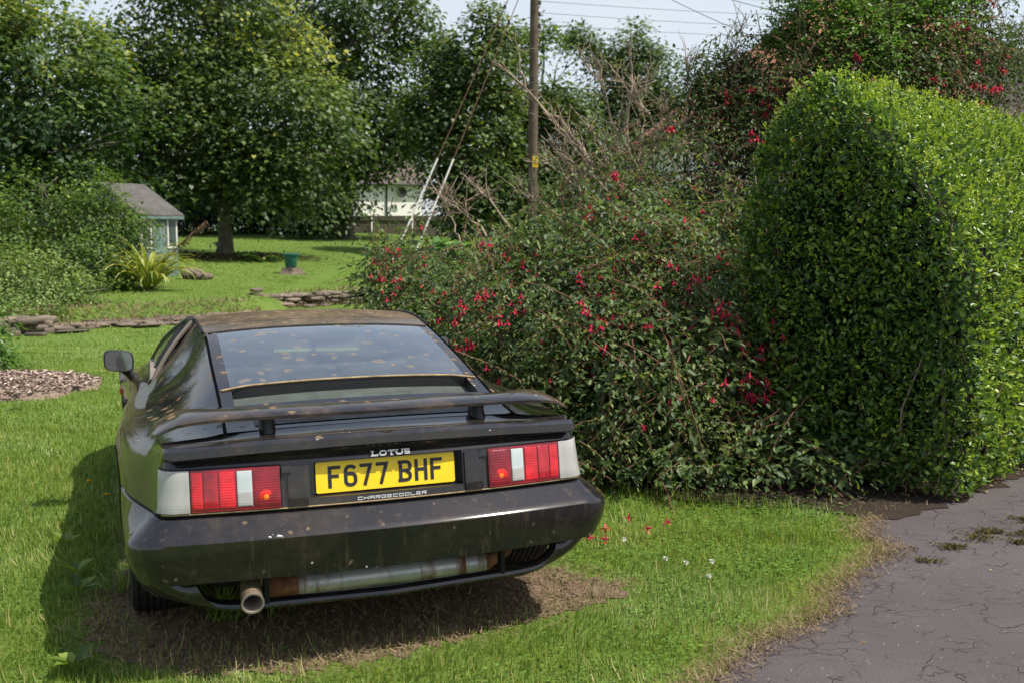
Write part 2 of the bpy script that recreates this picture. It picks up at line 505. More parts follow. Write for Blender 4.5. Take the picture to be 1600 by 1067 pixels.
# ------------------------------------------------------------------ stones
def rock_mat():
    m, nt, out = new_mat('grey_stone')
    c = obj_coord(nt); a = noise(nt, 5, 6, .7, c)
    at_ = N(nt, 'ShaderNodeAttribute', attribute_name='rnd').outputs['Fac']
    col = mix(nt, .55, ramp(nt, a, [(.3, (.075, .064, .052)), (.7, (.22, .18, .14))]), ramp(nt, at_, [(0, (.08, .065, .05)), (.6, (.18, .145, .11)), (1, (.30, .23, .16))]))
    principled(nt, out, col, .9, .2, bump(nt, noise(nt, 22, 5, .7, c), .6, .03))
    return m
M_rock = rock_mat()
def ico():
    bm = bmesh.new(); bmesh.ops.create_icosphere(bm, subdivisions=2, radius=1)
    V = np.array([v.co[:] for v in bm.verts]); F = np.array([[v.index for v in f.verts] for f in bm.faces]); bm.free()
    return V, F
ICO_V, ICO_F = ico()
def add_rock(acc, c, sx, sy, sz, seed, rot=None):
    r = np.random.default_rng(seed)
    V = np.sign(ICO_V) * np.abs(ICO_V) ** .45
    V = V * (1 + r.normal(0, .09, (len(V), 1))) * np.array([sx, sy, sz])
    a = r.uniform(0, 6.28) if rot is None else rot + r.normal(0, .2)
    R_ = np.array([[math.cos(a), -math.sin(a), 0], [math.sin(a), math.cos(a), 0], [0, 0, 1]])
    t = r.normal(0, .10); T_ = np.array([[1, 0, 0], [0, math.cos(t), -math.sin(t)], [0, math.sin(t), math.cos(t)]])
    acc.add(V @ T_.T @ R_.T + np.array(c), [ICO_F], r.uniform(0, 1))
def stone_line(name, pts, label, h, n, seed, size=(.16, .09, .045), spread=.12):
    acc = Acc(); r = np.random.default_rng(seed); pts = np.array(pts, float)
    seg = np.linalg.norm(np.diff(pts, axis=0), axis=1); cum = np.r_[0, np.cumsum(seg)]
    for k in range(n):
        s = r.uniform(0, cum[-1]); x = np.interp(s, cum, pts[:, 0]); y = np.interp(s, cum, pts[:, 1])
        i = min(np.searchsorted(cum, s, 'right') - 1, len(pts) - 2); d = pts[i + 1] - pts[i]; rot = math.atan2(d[1], d[0])
        lay = r.integers(0, 4) / 3.0
        off = r.normal(0, spread) * (1 - .5 * lay)
        nx, ny = -math.sin(rot), math.cos(rot)
        px_, py_ = x + nx * off, y + ny * off
        z0 = min(terr1(px_, py_), terr1(x + nx * -.3, y + ny * -.3) + .02)
        f = r.uniform(.6, 1.35)
        add_rock(acc, (px_, py_, z0 + .02 + lay * h), size[0] * f, size[1] * r.uniform(.7, 1.3), size[2] * r.uniform(.7, 1.4), seed * 1000 + k, rot)
    o = acc.build(name, M_rock, smooth=False)
    return meta(o, label, 'stone wall')
stone_line('stone_wall', [(-5.0, 19.9), (-4.5, 20.6), (-3.4, 21.8), (-1.2, 22.6), (1.0, 23.0)], 'low drystone edging of flat stones between the two lawns above the car roof', .20, 520, 4, (.13, .08, .028), .16)
stone_line('stone_edging', [(-8.2, 15.5), (-6.9, 16.3), (-5.6, 17.3), (-4.9, 18.3)], 'flat grey flagstones lying in rough turf below the green playhouse', .03, 190, 5, (.19, .13, .022), .34)
stone_line('rockery', [(-9.6, 14.6), (-8.6, 15.0), (-7.7, 15.4), (-7.1, 15.7)], 'heap of grey rockery stones below the pale green shrub on the left', .17, 230, 9, (.12, .085, .045), .22)

# ------------------------------------------------------------------ playhouse shed
def plank_mat(name, cols, axis=0, scale=11, worn=(.30, .28, .24), wear=.6):
    m, nt, out = new_mat(name)
    c = obj_coord(nt)
    sep = N(nt, 'ShaderNodeSeparateXYZ'); nt.links.new(c, sep.inputs[0])
    fr = math_n(nt, 'FRACT', math_n(nt, 'MULTIPLY', sep.outputs[axis], scale))
    gap = ramp(nt, fr, [(.0, (1,) * 3), (.06, (0,) * 3), (.94, (0,) * 3), (1, (1,) * 3)])
    sc = [30, 30, 30]; sc[2 if axis != 2 else 0] = 3
    mp = N(nt, 'ShaderNodeMapping'); mp.inputs['Scale'].default_value = sc; nt.links.new(c, mp.inputs[0])
    f = noise(nt, 1, 5, .7, mp.outputs[0])
    col = ramp(nt, noise(nt, 4, 4, .6, c), [(.3, cols[0]), (.7, cols[1])])
    col = mix(nt, ramp(nt, f, [(.5, (0,) * 3), (.7, (wear,) * 3)]), col, worn)
    col = mix(nt, gap, col, (.015, .014, .012))
    principled(nt, out, col, .8, .25, bump(nt, math_n(nt, 'SUBTRACT', f, gap), .4, .01))
    return m
M_teal = plank_mat('teal_boards', ((.095, .155, .15), (.15, .22, .21)), 0, 10)
M_tealh = plank_mat('teal_side_boards', ((.07, .135, .13), (.12, .19, .175)), 2, 9)
M_wframe = simple('white_paint_wood', (.62, .60, .54), .6, .4, var=.2, scale=14)
M_felt = simple('grey_roofing_felt', (.095, .088, .082), .9, .2, var=.3, scale=3, bmp=.2)
M_pane = simple('dark_window_pane', (.05, .065, .07), .06, .6, var=.4, scale=4)
A0 = at(221, 440, 22.6); PH = math.radians(67)
zs0 = terr1(A0.x, A0.y) - .03
shed = thing('playhouse', 'weathered teal wooden playhouse shed with grey felt roof and white framed windows', 'shed', (A0.x, A0.y, zs0), PH)
LW, DW, EH, RH = 1.22, 2.05, 1.47, 2.12
MB().box((0, 0, 0), (LW, .03, EH)).build('front_wall', M_teal, shed)
for x in (0.0, LW - .03):
    MB().poly_prism([Vector((x, .0301, 0)), Vector((x, DW - .03, 0)), Vector((x, DW - .03, EH)), Vector((x, DW / 2, RH)), Vector((x, .0301, EH))], (.03, 0, 0)).build('side_wall', M_tealh, shed)
MB().box((0, DW - .03, 0), (LW, DW, EH)).build('back_wall', M_tealh, shed)
sl_ = (RH - EH) / (DW / 2)
for sgn, y0, y1 in ((1, -.12, DW / 2), (-1, DW + .12, DW / 2)):
    za = EH - .12 * sl_; G0 = [Vector((-.10, y0, za + .012)), Vector((LW + .10, y0, za + .012)), Vector((LW + .10, y1, RH + .012)), Vector((-.10, y1, RH + .012))]
    MB().poly_prism(G0, (0, 0, .035)).build('roof', M_felt, shed, bevel=.004)
    MB().box((-.098, min(y0, y0 + sgn * .015), za - .05), (LW + .098, max(y0, y0 + sgn * .015), za + .011)).build('fascia', M_tealh, shed)
def shed_window(x0, x1, z0, z1):
    fr = MB()
    for a, b, c_, d in ((x0, x1, z0, z0 + .04), (x0, x1, z1 - .04, z1), (x0, x0 + .04, z0 + .04, z1 - .04), (x1 - .04, x1, z0 + .04, z1 - .04)):
        fr.box((a, -.022, c_), (b, -.002, d))
    w = fr.build('window', M_wframe, shed, bevel=.003)
    MB().box((x0 + .04, -.010, z0 + .04), (x1 - .04, -.003, z1 - .04)).build('pane', M_pane, w)
shed_window(.03, .36, .68, 1.40); shed_window(.86, 1.18, .68, 1.40)
dr_ = MB().box((.39, -.018, .06), (.83, -.002, 1.40)).build('door', M_teal, shed, bevel=.003)
MB().box((.76, -.035, .74), (.79, -.018, .84)).build('handle', M_rock, dr_)

# ------------------------------------------------------------------ planter on a stump, logs
M_pot = simple('green_glaze', (.018, .115, .095), .3, .5, var=.25, scale=6)
M_stump = simple('weathered_wood', (.135, .105, .080), .9, .2, var=.45, scale=18, bmp=.5)
p0 = at(455, 431, 25.0); zt = terr1(p0.x, p0.y)
acc = Acc(); r = np.random.default_rng(5)
def stump_mesh(rad, h, seed):
    r = np.random.default_rng(seed); mb = MB(); k = 26
    lob = [1 + .13 * math.sin(5 * a * 6.283 / k + 1) + r.normal(0, .05) for a in range(k)]
    rowsz = [(1.45, 0), (1.12, .3), (1.0, .7), (.97, 1.0), (.90, 1.03), (.01, 1.0)]
    return mb.quadgrid([[Vector((rad * s * (1 + (lob[a % k] - 1) * (1 if z < 1 else .6)) * math.cos(6.2832 * a / k), rad * s * (1 + (lob[a % k] - 1) * (1 if z < 1 else .6)) * math.sin(6.2832 * a / k), h * z)) for a in range(k + 1)] for s, z in rowsz])
st_ = stump_mesh(.23, .15, 3).build('tree_stump', M_stump, None, smooth=True, angle=40)
st_.location = (p0.x, p0.y, zt - .01); meta(st_, 'low weathered tree stump carrying the green planter on the far lawn', 'stump')
pot = thing('planter', 'dark green glazed plant pot standing on a tree stump', 'plant pot', (p0.x, p0.y, zt + .142))
MB().lathe([(.0001, .0), (.115, .0), (.125, .01), (.165, .23), (.178, .30), (.195, .30), (.205, .315), (.205, .345), (.195, .352), (.178, .345), (.17, .29)], 36).build('pot_body', M_pot, pot, smooth=True, angle=40)
MB().lathe([(.0001, .30), (.172, .295)], 28).build('compost', M_bedsoil, pot)
for k, (lx, ly, ln, rd, lab) in enumerate(((300, 441, .42, .13, 'thick cut log lying beside the teal playhouse'), (316, 443, .34, .085, 'shorter thin cut log lying right of the thick log'), (324, 441, .30, .07, 'smallest cut log at the right end of the log pile'))):
    p = at(lx, ly, 22.9); z = terr1(p.x, p.y)
    lg = thing('log', lab, 'log', (p.x, p.y, z + rd * .9), .3 + .5 * k, 'logs by the playhouse')
    MB().tube([(-ln / 2, 0, 0), (-ln / 4, .01, .005), (ln / 4, -.005, 0), (ln / 2, 0, 0)], [rd, rd * 1.04, rd, rd * .96], 14).build('bark', M_stump, lg, smooth=True, angle=50)
    for e in (-1, 1):
        MB().lathe([(.0001, .003), (rd * .9, .002)], 16, Matrix.Translation((e * (ln / 2 + .001), 0, 0)) @ Matrix.Rotation(e * math.pi / 2, 4, 'Y')).build('cut_end', simple('cut_wood', (.33, .25, .17), .9, .2, var=.3, scale=20), lg)

# ------------------------------------------------------------------ fence and houses
M_fence = plank_mat('weathered_fence', ((.10, .085, .065), (.155, .135, .105)), 0, 7.5, (.20, .18, .14), .5)
fa, fb = at(520, 360, 48), at(905, 360, 49)
zf = min(terr1(fa.x, fa.y), terr1(fb.x, fb.y)) - .05
fence = thing('board_fence', 'weathered vertical board fence at the far end of the lawn before the white house', 'fence', (fa.x, fa.y, zf), math.atan2(fb.y - fa.y, fb.x - fa.x))
fl = math.hypot(fb.x - fa.x, fb.y - fa.y)
k = 0; x = 0
while x < fl:
    w_ = min(1.85, fl - x)
    MB().box((x + .055, 0, .05), (x + w_ - .055, .03, 1.08)).build('board_panel', M_fence, fence)
    MB().box((x - .05, -.03, 0), (x + .05, .07, 1.16)).build('post', M_stump, fence, bevel=.006)
    MB().box((x + .055, -.035, .86), (x + w_ - .055, -.001, .93)).build('rail', M_fence, fence)
    x += 1.9
M_harl = simple('white_harling', (.82, .79, .73), .95, .15, var=.08, scale=30, bmp=.3)
def tile_mat(name, cols):
    m, nt, out = new_mat(name)
    c = obj_coord(nt)
    br = N(nt, 'ShaderNodeTexBrick'); br.inputs['Scale'].default_value = 3.2; br.inputs['Mortar Size'].default_value = .03
    br.inputs['Brick Width'].default_value = .9; br.inputs['Row Height'].default_value = .75
    br.inputs['Color1'].default_value = (*cols[0], 1); br.inputs['Color2'].default_value = (*cols[1], 1); br.inputs['Mortar'].default_value = (*cols[2], 1)
    nt.links.new(c, br.inputs['Vector'])
    col = mix(nt, ramp(nt, noise(nt, 3, 5, .7, c), [(.4, (0,) * 3), (.75, (.6,) * 3)]), br.outputs['Color'], tuple(q * .55 for q in cols[0]))
    principled(nt, out, col, .85, .25, bump(nt, br.outputs['Fac'], -.5, .03))
    return m
M_otile = tile_mat('orange_pantile', ((.34, .155, .085), (.27, .12, .065), (.11, .05, .03)))
M_dtile = tile_mat('dull_pantile', ((.22, .13, .085), (.18, .10, .065), (.06, .04, .03)))
M_btile = tile_mat('brown_tile', ((.17, .13, .11), (.13, .10, .085), (.05, .04, .035)))
M_pink = simple('pinkish_render', (.40, .27, .215), .95, .15, var=.1, scale=20, bmp=.2)
M_pipe = simple('black_pipe', (.03, .03, .032), .4, .4)
M_beige = simple('beige_render', (.46, .38, .29), .95, .15, var=.12, scale=10, bmp=.2)
def gable_house(name, label, loc, rz, Lx, Dy, eave, ridge, wall, tile, over=.3, hip=0.0):
    """ridge along local x"""
    h = thing(name, label, 'house', loc, rz)
    MB().box((0, 0, -.5), (Lx, .25, eave)).build('wall', wall, h); MB().box((0, Dy - .25, -.5), (Lx, Dy, eave)).build('wall', wall, h)
    for x in (0.0, Lx - .25):
        top = [] if hip else [Vector((x, Dy / 2, ridge - .05))]
        MB().poly_prism([Vector((x, .251, -.5)), Vector((x, Dy - .251, -.5)), Vector((x, Dy - .251, eave + (0 if hip else .0))), *top, Vector((x, .251, eave))], (.25, 0, 0)).build('wall', wall, h)
    s_ = (ridge - eave) / (Dy / 2)
    ze = eave - over * s_
    xa, xb = -over, Lx + over
    ha = hip
    def slab(pts, nm='roof'):
        mb_ = MB().poly_prism([Vector(p) + Vector((0, 0, .02)) for p in pts], (0, 0, .12)); return mb_.build(nm, tile, h)
    slab([(xa, -over, ze), (xb, -over, ze), (xb - ha, Dy / 2, ridge), (xa + ha, Dy / 2, ridge)])
    slab([(xa, Dy + over, ze), (xa + ha, Dy / 2, ridge), (xb - ha, Dy / 2, ridge), (xb, Dy + over, ze)])
    if hip:
        slab([(xa, -over, ze), (xa + ha, Dy / 2, ridge), (xa, Dy + over, ze)]); slab([(xb, -over, ze), (xb, Dy + over, ze), (xb - ha, Dy / 2, ridge)])
    MB().tube([(xa, -over - .05, ze + .06), (xb, -over - .05, ze + .06)], .055, 8).build('gutter', M_pipe, h)
    return h
hp_ = at(548, 360, 58)
wh = gable_house('white_house', 'white harled house with dark pipe and satellite dish behind the far fence', (hp_.x, hp_.y, 1.2), .46, 4.3, 6.0, 3.05, 5.2, M_harl, M_btile, .3)
def in_house(h, mb, nm, mat): return mb.build(nm, mat, h)
in_house(wh, MB().tube([(2.15, -.06, -.4), (2.15, -.06, 3.0)], .05, 8), 'drain_pipe', M_pipe)
dish = in_house(wh, MB().lathe([(.0001, .0), (.15, .02), (.30, .08), (.305, .085), (.15, .03), (.0001, .01)], 20, Matrix.Translation((2.95, -.30, 2.45)) @ Matrix.Rotation(math.radians(100), 4, 'X')), 'satellite_dish', M_pipe)
MB().tube([(2.95, -.28, 2.45), (2.95, -.01, 2.35)], .02, 6).build('arm', M_pipe, dish)
for x in (1.3, 3.0):
    wf = in_house(wh, MB().box((x, -.05, -.35), (x + .8, -.001, .22)), 'window', M_wframe)
    MB().box((x + .07, -.056, -.28), (x + .73, -.051, .15)).build('pane', M_pane, wf)
hp2 = at(300, 330, 66)
gable_house('tiled_house', 'house with orange tiled roof glimpsed through the trees behind the lawn', (hp2.x, hp2.y, 1.2), -.03, 10.5, 7, 2.3, 5.0, M_harl, M_dtile, .3)
hp3 = at(1075, 330, 17.5)
rh = gable_house('hipped_house', 'house with hipped orange tiled roof and beige chimney behind the tall shrubs', (hp3.x, hp3.y, 0), .02, 8.0, 7.0, 3.45, 6.1, M_harl, M_otile, .35, 3.6)
c_ = MB().box((4.75, 2.8, 5.2), (5.35, 3.5, 7.6)).build('chimney', M_beige, rh)
MB().tube([(5.05, 3.15, 7.6), (5.05, 3.15, 7.95)], .13, 10).build('chimney_pot', M_otile, c_)
for x in (1.2, 5.2):
    wf = MB().box((x, -.05, 1.0), (x + 1.2, -.001, 2.2)).build('window', M_wframe, rh)
    MB().box((x + .08, -.056, 1.08), (x + 1.12, -.051, 2.12)).build('pane', M_pane, wf)
hp4 = at(1525, 330, 13.2)
gh = gable_house('pink_house', 'pinkish rendered gable end with dark verge at the right edge behind the hedge', (hp4.x + 5.6, hp4.y, 0), math.radians(90), 8, 5.6, 2.35, 4.5, M_pink, M_btile, .18)

# ------------------------------------------------------------------ pole, wires, guys
M_char = simple('plate_black', (.018, .018, .02), .5, .4, var=.1)
M_pole = simple('creosoted_pole', (.105, .080, .058), .85, .2, var=.35, scale=6, bmp=.3)
M_wire = simple('grey_wire', (.13, .14, .15), .5, .4, var=.05)
M_iron = simple('rusty_iron', (.13, .065, .04), .8, .3, var=.4, scale=20)
M_guard = simple('white_guard', (.62, .60, .56), .5, .4, var=.1)
M_sign = simple('yellow_sign', (.80, .48, .02), .5, .4, var=.05)
pb = at(831, 360, 28); pz = terr1(pb.x, pb.y)
pole = thing('utility_pole', 'tall brown wooden utility pole with small yellow warning plate above the fuchsia', 'utility pole', (pb.x, pb.y, pz), 0)
ptop = 9.6
MB().tube([(0, 0, 0), (.02, 0, 3), (.05, 0, 6.4), (.085, 0, ptop)], [.135, .128, .117, .105], 16).build('shaft', M_pole, pole, smooth=True, angle=40)
zl = 1.575 + (358 - 256) / F_PX * 28 - pz
sgp = MB().box((.01, -.150, zl - .15), (.17, -.142, zl + .15)).build('warning_plate', M_sign, pole, bevel=.003)
sm = MB()
stroke_pts = [(.10, .09), (.06, .0), (.11, .0), (.075, -.09)]
for (a, b), (c2, d2) in zip(stroke_pts[:-1], stroke_pts[1:]):
    sm.tube([(a, -.1525, zl + b), (c2, -.1525, zl + d2)], .008, 5)
sm.build('flash_symbol', M_char, sgp)
hook_z = []
for k, py in enumerate((-14, 7, 25, 42, 59)):
    z = 1.575 + (358 - py) / F_PX * 28 - pz; hook_z.append(z)
    br = MB().tube([(.06, 0, z), (.20, -.02, z), (.20, -.02, z + .10)], .016, 6).build('bracket', M_iron, pole)
    MB().lathe([(.0001, 0), (.03, 0), (.045, .03), (.03, .05), (.042, .075), (.025, .11), (.0001, .115)], 12, Matrix.Translation((.20, -.02, z + .08))).build('insulator', M_pipe, br, smooth=True)
def wire(a, b, sag, rad, label, name='overhead_wire', grp='overhead wires'):
    a, b = Vector(a), Vector(b)
    pts = [a.lerp(b, t) - Vector((0, 0, sag * 4 * t * (1 - t))) for t in np.linspace(0, 1, 21)]
    o = MB().tube(pts, rad, 5).build(name, M_wire, None); meta(o, label, 'cable', grp); return o
wl = ['topmost overhead wire leaving the pole to the right', 'thick overhead wire second from the top on the pole', 'overhead wire third from the top on the pole', 'overhead wire fourth from the top on the pole', 'lowest overhead wire on the pole brackets']
for k, (z, yy) in enumerate(zip(hook_z, (-75, -32, 0, 18, 32))):
    a = Vector((pb.x + .2, pb.y - .02, pz + z + .17)); e = at(1990, yy, 40)
    wire(a, e, .55, .009 if k != 1 else .015, wl[k])
for k, (px_, py_) in enumerate(((1290, 100), (1420, 60))):
    wire((pb.x + .1, pb.y, pz + ptop - .25 - .3 * k), at(px_, py_, 20), .3, .008, ('thin service wire from the pole top down to the left of the tiled roof', 'thin service wire from the pole top to the chimney side of the tiled roof')[k], 'service_wire', 'service wires to the house')
for k, (bx, by, lab) in enumerate(((600, 428, 'left hand guy wire of the pole with white guard tube'), (632, 428, 'right hand guy wire of the pole with white guard tube'))):
    b = at(bx, by, 25.6); b.z = terr1(b.x, b.y) - .05
    top = Vector((pb.x + .03, pb.y - .1, pz + ptop - .9 - .5 * k))
    gw = thing('guy_wire', lab, 'guy wire', b, 0, 'guy wires of the pole')
    d = top - b
    MB().tube([(0, 0, 0), tuple(d)], .012, 6).build('cable', M_iron, gw)
    L0 = 3.05 / d.z
    MB().tube([tuple(d * .02), tuple(d * L0)], .025, 10).build('guard_tube', M_guard, gw, smooth=True, angle=40)
    MB().lathe([(.0001, -.05), (.04, -.05), (.04, .05), (.0001, .05)], 10, Matrix.Translation(d * .80)).build('insulator', M_pipe, gw)
# ------------------------------------------------------------------ the car
def paint_mat(name, dust=.35, spots=.5, streak=0.0, rough=.16, dcol=(.20, .145, .09), vsc=13, film=0.0, flank=0.0):
    m, nt, out = new_mat(name)
    c = obj_coord(nt)
    n1 = noise(nt, 2.6, 6, .68, c, .6)
    n2 = noise(nt, 34, 5, .7, c)
    lo = .72 - .35 * dust
    d1 = ramp(nt, n1, [(lo - .12, (0, 0, 0)), (lo + .25, (1, 1, 1))])
    d2 = ramp(nt, n2, [(.35, (.25, .25, .25)), (.7, (1, 1, 1))])
    fac = math_n(nt, 'MULTIPLY', math_n(nt, 'MULTIPLY', d1, d2), min(1, dust * 1.3))
    # round leaf-drip stains
    wv = N(nt, 'ShaderNodeVectorMath', operation='ADD')
    nz = N(nt, 'ShaderNodeTexNoise'); nz.inputs['Scale'].default_value = 22; nt.links.new(c, nz.inputs['Vector'])
    sc = N(nt, 'ShaderNodeVectorMath', operation='SCALE'); sc.inputs[3].default_value = .03
    nt.links.new(nz.outputs['Color'], sc.inputs[0]); nt.links.new(c, wv.inputs[0]); nt.links.new(sc.outputs[0], wv.inputs[1])
    vo = N(nt, 'ShaderNodeTexVoronoi'); vo.inputs['Scale'].default_value = vsc; nt.links.new(wv.outputs[0], vo.inputs['Vector'])
    sp = ramp(nt, vo.outputs['Distance'], [(.16, (1, 1, 1)), (.34, (0, 0, 0))])
    pick = ramp(nt, N(nt, 'ShaderNodeSeparateColor').outputs[0], [(0, (0, 0, 0)), (1, (1, 1, 1))]) if False else None
    sep = N(nt, 'ShaderNodeSeparateColor'); nt.links.new(vo.outputs['Color'], sep.inputs[0])
    pk = ramp(nt, sep.outputs[0], [(1 - .55 * spots, (0, 0, 0)), (1.02 - .4 * spots, (1, 1, 1))])
    spf = math_n(nt, 'MULTIPLY', math_n(nt, 'MULTIPLY', sp, pk), .75)
    fac = math_n(nt, 'MAXIMUM', fac, spf)
    if streak:
        mp = N(nt, 'ShaderNodeMapping'); mp.inputs['Scale'].default_value = (26, 26, 1.6); nt.links.new(c, mp.inputs[0])
        st = noise(nt, 1.0, 5, .7, mp.outputs[0])
        sf = ramp(nt, st, [(.55, (0, 0, 0)), (.78, (1, 1, 1))])
        fac = math_n(nt, 'MAXIMUM', fac, math_n(nt, 'MULTIPLY', math_n(nt, 'MULTIPLY', sf, d2), streak))
    fac = math_n(nt, 'ADD', fac, .006 + .020 * dust + film, clamp=True)
    if flank:   # road dirt thrown up on the flanks only
        sx_ = N(nt, 'ShaderNodeSeparateXYZ'); nt.links.new(c, sx_.inputs[0])
        fx = ramp(nt, math_n(nt, 'ABSOLUTE', sx_.outputs[0]), [(.80, (0,) * 3), (.86, (1,) * 3)])
        fac = math_n(nt, 'ADD', fac, math_n(nt, 'MULTIPLY', math_n(nt, 'MULTIPLY', fx, flank), ramp(nt, n1, [(.3, (.5,) * 3), (.7, (1,) * 3)])), clamp=True)
    fleck = ramp(nt, noise(nt, 150, 2, .6, c), [(.66, (0,) * 3), (.74, (1,) * 3)])
    fac = math_n(nt, 'MAXIMUM', fac, math_n(nt, 'MULTIPLY', fleck, .12 + .45 * dust), clamp=True)
    col = (.008, .0085, .011)
    # white bird specks
    v2 = N(nt, 'ShaderNodeTexVoronoi'); v2.inputs['Scale'].default_value = 24; nt.links.new(wv.outputs[0], v2.inputs['Vector'])
    s2 = N(nt, 'ShaderNodeSeparateColor'); nt.links.new(v2.outputs['Color'], s2.inputs[0])
    wf = math_n(nt, 'MULTIPLY', ramp(nt, v2.outputs['Distance'], [(.06, (1, 1, 1)), (.12, (0, 0, 0))]), ramp(nt, s2.outputs[1], [(.90, (0, 0, 0)), (.92, (1, 1, 1))]))
    p = principled(nt, None, col, rough, .6, bump(nt, noise(nt, 3.0, 2, .5, c), .02, .02))
    df = N(nt, 'ShaderNodeBsdfDiffuse')
    nt.links.new(mix(nt, wf, mix(nt, noise(nt, 7, 3, .5, c), tuple(q * .6 for q in dcol), tuple(q * 1.3 for q in dcol)), (.62, .62, .6)), df.inputs[0])
    ms = N(nt, 'ShaderNodeMixShader'); nt.links.new(math_n(nt, 'MAXIMUM', fac, wf), ms.inputs[0])
    nt.links.new(p.outputs[0], ms.inputs[1]); nt.links.new(df.outputs[0], ms.inputs[2]); nt.links.new(ms.outputs[0], out.inputs[0])
    return m

M_body = paint_mat('black_paint', .34, .12, .3, .06, film=.02, vsc=22, flank=.26)
M_bump = paint_mat('black_bumper_paint', .34, .18, .6, .09, vsc=34, film=.012)
M_top = paint_mat('black_roof_paint', .95, 1.2, 0, .16, (.20, .145, .095), 16, .06)
M_deck = paint_mat('black_deck_paint', .34, 1.0, 0, .06, (.22, .15, .085), 17)
M_wing = paint_mat('black_wing_paint', .52, .8, 0, .08, (.24, .165, .10), 17, .02)
M_panel = paint_mat('dusty_boot_panel_paint', .9, .9, 0, .16, (.22, .175, .15), 18, .30)
M_gap = simple('black_rubber', (.006, .006, .006), .7, .3)
M_trim = simple('weathered_trim', (.20, .165, .13), .6, .4)
M_black = simple('black_plastic', (.012, .012, .012), .45, .5)
M_inside = simple('dark_interior', (.05, .055, .055), .8, .3)
M_seat = simple('grey_leather', (.26, .27, .25), .55, .4)
M_recess = simple('grey_green_panel', (.070, .082, .072), .35, .5, var=.3, scale=10)
M_seal = simple('dusty_seal', (.30, .215, .11), .8, .2, var=.4, scale=30)
M_yellow = simple('yellow_plate', (.83, .56, .01), .35, .5, var=.06, scale=12)

M_chrome = simple('badge_silver', (.66, .66, .66), .35, .5, metal=.1, var=.1)
M_tyre = simple('tyre_rubber', (.022, .020, .019), .85, .25, var=.4, scale=14, bmp=.3)
M_rim = simple('alloy', (.25, .25, .25), .4, .5, metal=.8)
M_tip = simple('exhaust_tip', (.26, .20, .13), .45, .5, metal=.6, var=.4, scale=40)

def steel_mat():
    m, nt, out = new_mat('silencer_steel')
    c = obj_coord(nt)
    mp = N(nt, 'ShaderNodeMapping'); mp.inputs['Scale'].default_value = (9, 3, 3); nt.links.new(c, mp.inputs[0])
    f = noise(nt, 1.2, 6, .7, mp.outputs[0], .8)
    rust = ramp(nt, f, [(.50, (0, 0, 0)), (.68, (1, 1, 1))])
    col = mix(nt, rust, ramp(nt, noise(nt, 20, 4, .6, c), [(.3, (.40, .41, .39)), (.7, (.58, .59, .56))]), (.20, .085, .03))
    principled(nt, out, col, mix(nt, rust, (.42,) * 3, (.85,) * 3), .5, None, .45)
    return m
M_steel = steel_mat()
M_rust = simple('rusty_steel', (.19, .085, .04), .85, .3, var=.6, scale=25, bmp=.4)

def red_lens_mat():
    m, nt, out = new_mat('red_lens')
    c = obj_coord(nt)
    w = N(nt, 'ShaderNodeTexWave', wave_type='BANDS', bands_direction='X'); w.inputs['Scale'].default_value = 95; nt.links.new(c, w.inputs['Vector'])
    f = noise(nt, 9, 3, .6, c)
    col = ramp(nt, f, [(.3, (.12, .003, .007)), (.55, (.36, .006, .014)), (.75, (.62, .02, .03))])  # mottled reds paint the uneven glow of sunlight inside the lens
    principled(nt, out, col, .14, .6, bump(nt, w.outputs['Fac'], .12, .004), coat=.5)
    return m
M_red = red_lens_mat()
def red2(name, colr):
    m, nt, out = new_mat(name)
    c = obj_coord(nt)
    w = N(nt, 'ShaderNodeTexWave', wave_type='BANDS', bands_direction='Z'); w.inputs['Scale'].default_value = 34; nt.links.new(c, w.inputs['Vector'])
    f = noise(nt, 11, 3, .6, c)
    col = ramp(nt, f, [(.3, tuple(q * (.42 if colr[1] < .1 else .9) for q in colr)), (.7, tuple(min(1, q * (1.25 if colr[1] < .1 else 1.06)) for q in colr))])  # in the red lenses the mottling paints an inner glow
    principled(nt, out, col, .18, .6, bump(nt, w.outputs['Fac'], (.14 if colr[1] < .1 else .05), .003), coat=.4)
    return m
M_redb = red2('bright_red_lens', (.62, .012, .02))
M_redd = red2('dark_red_lens', (.25, .006, .014))
M_white = red2('white_lens', (.35, .345, .32))
M_clear = red2('clear_lens', (.44, .50, .49))
M_amber = simple('amber_glow_spot', (.95, .22, .02), .3, .5, var=.1)
M_halo = simple('red_glow_halo', (.72, .03, .02), .2, .5, var=.1)  # red disc colour standing in for the halo of light
M_chip = simple('bare_filler', (.62, .62, .62), .6, .3, var=.3, scale=90)
M_mark = simple('amber_marker', (.5, .10, .03), .3, .5, var=.1)

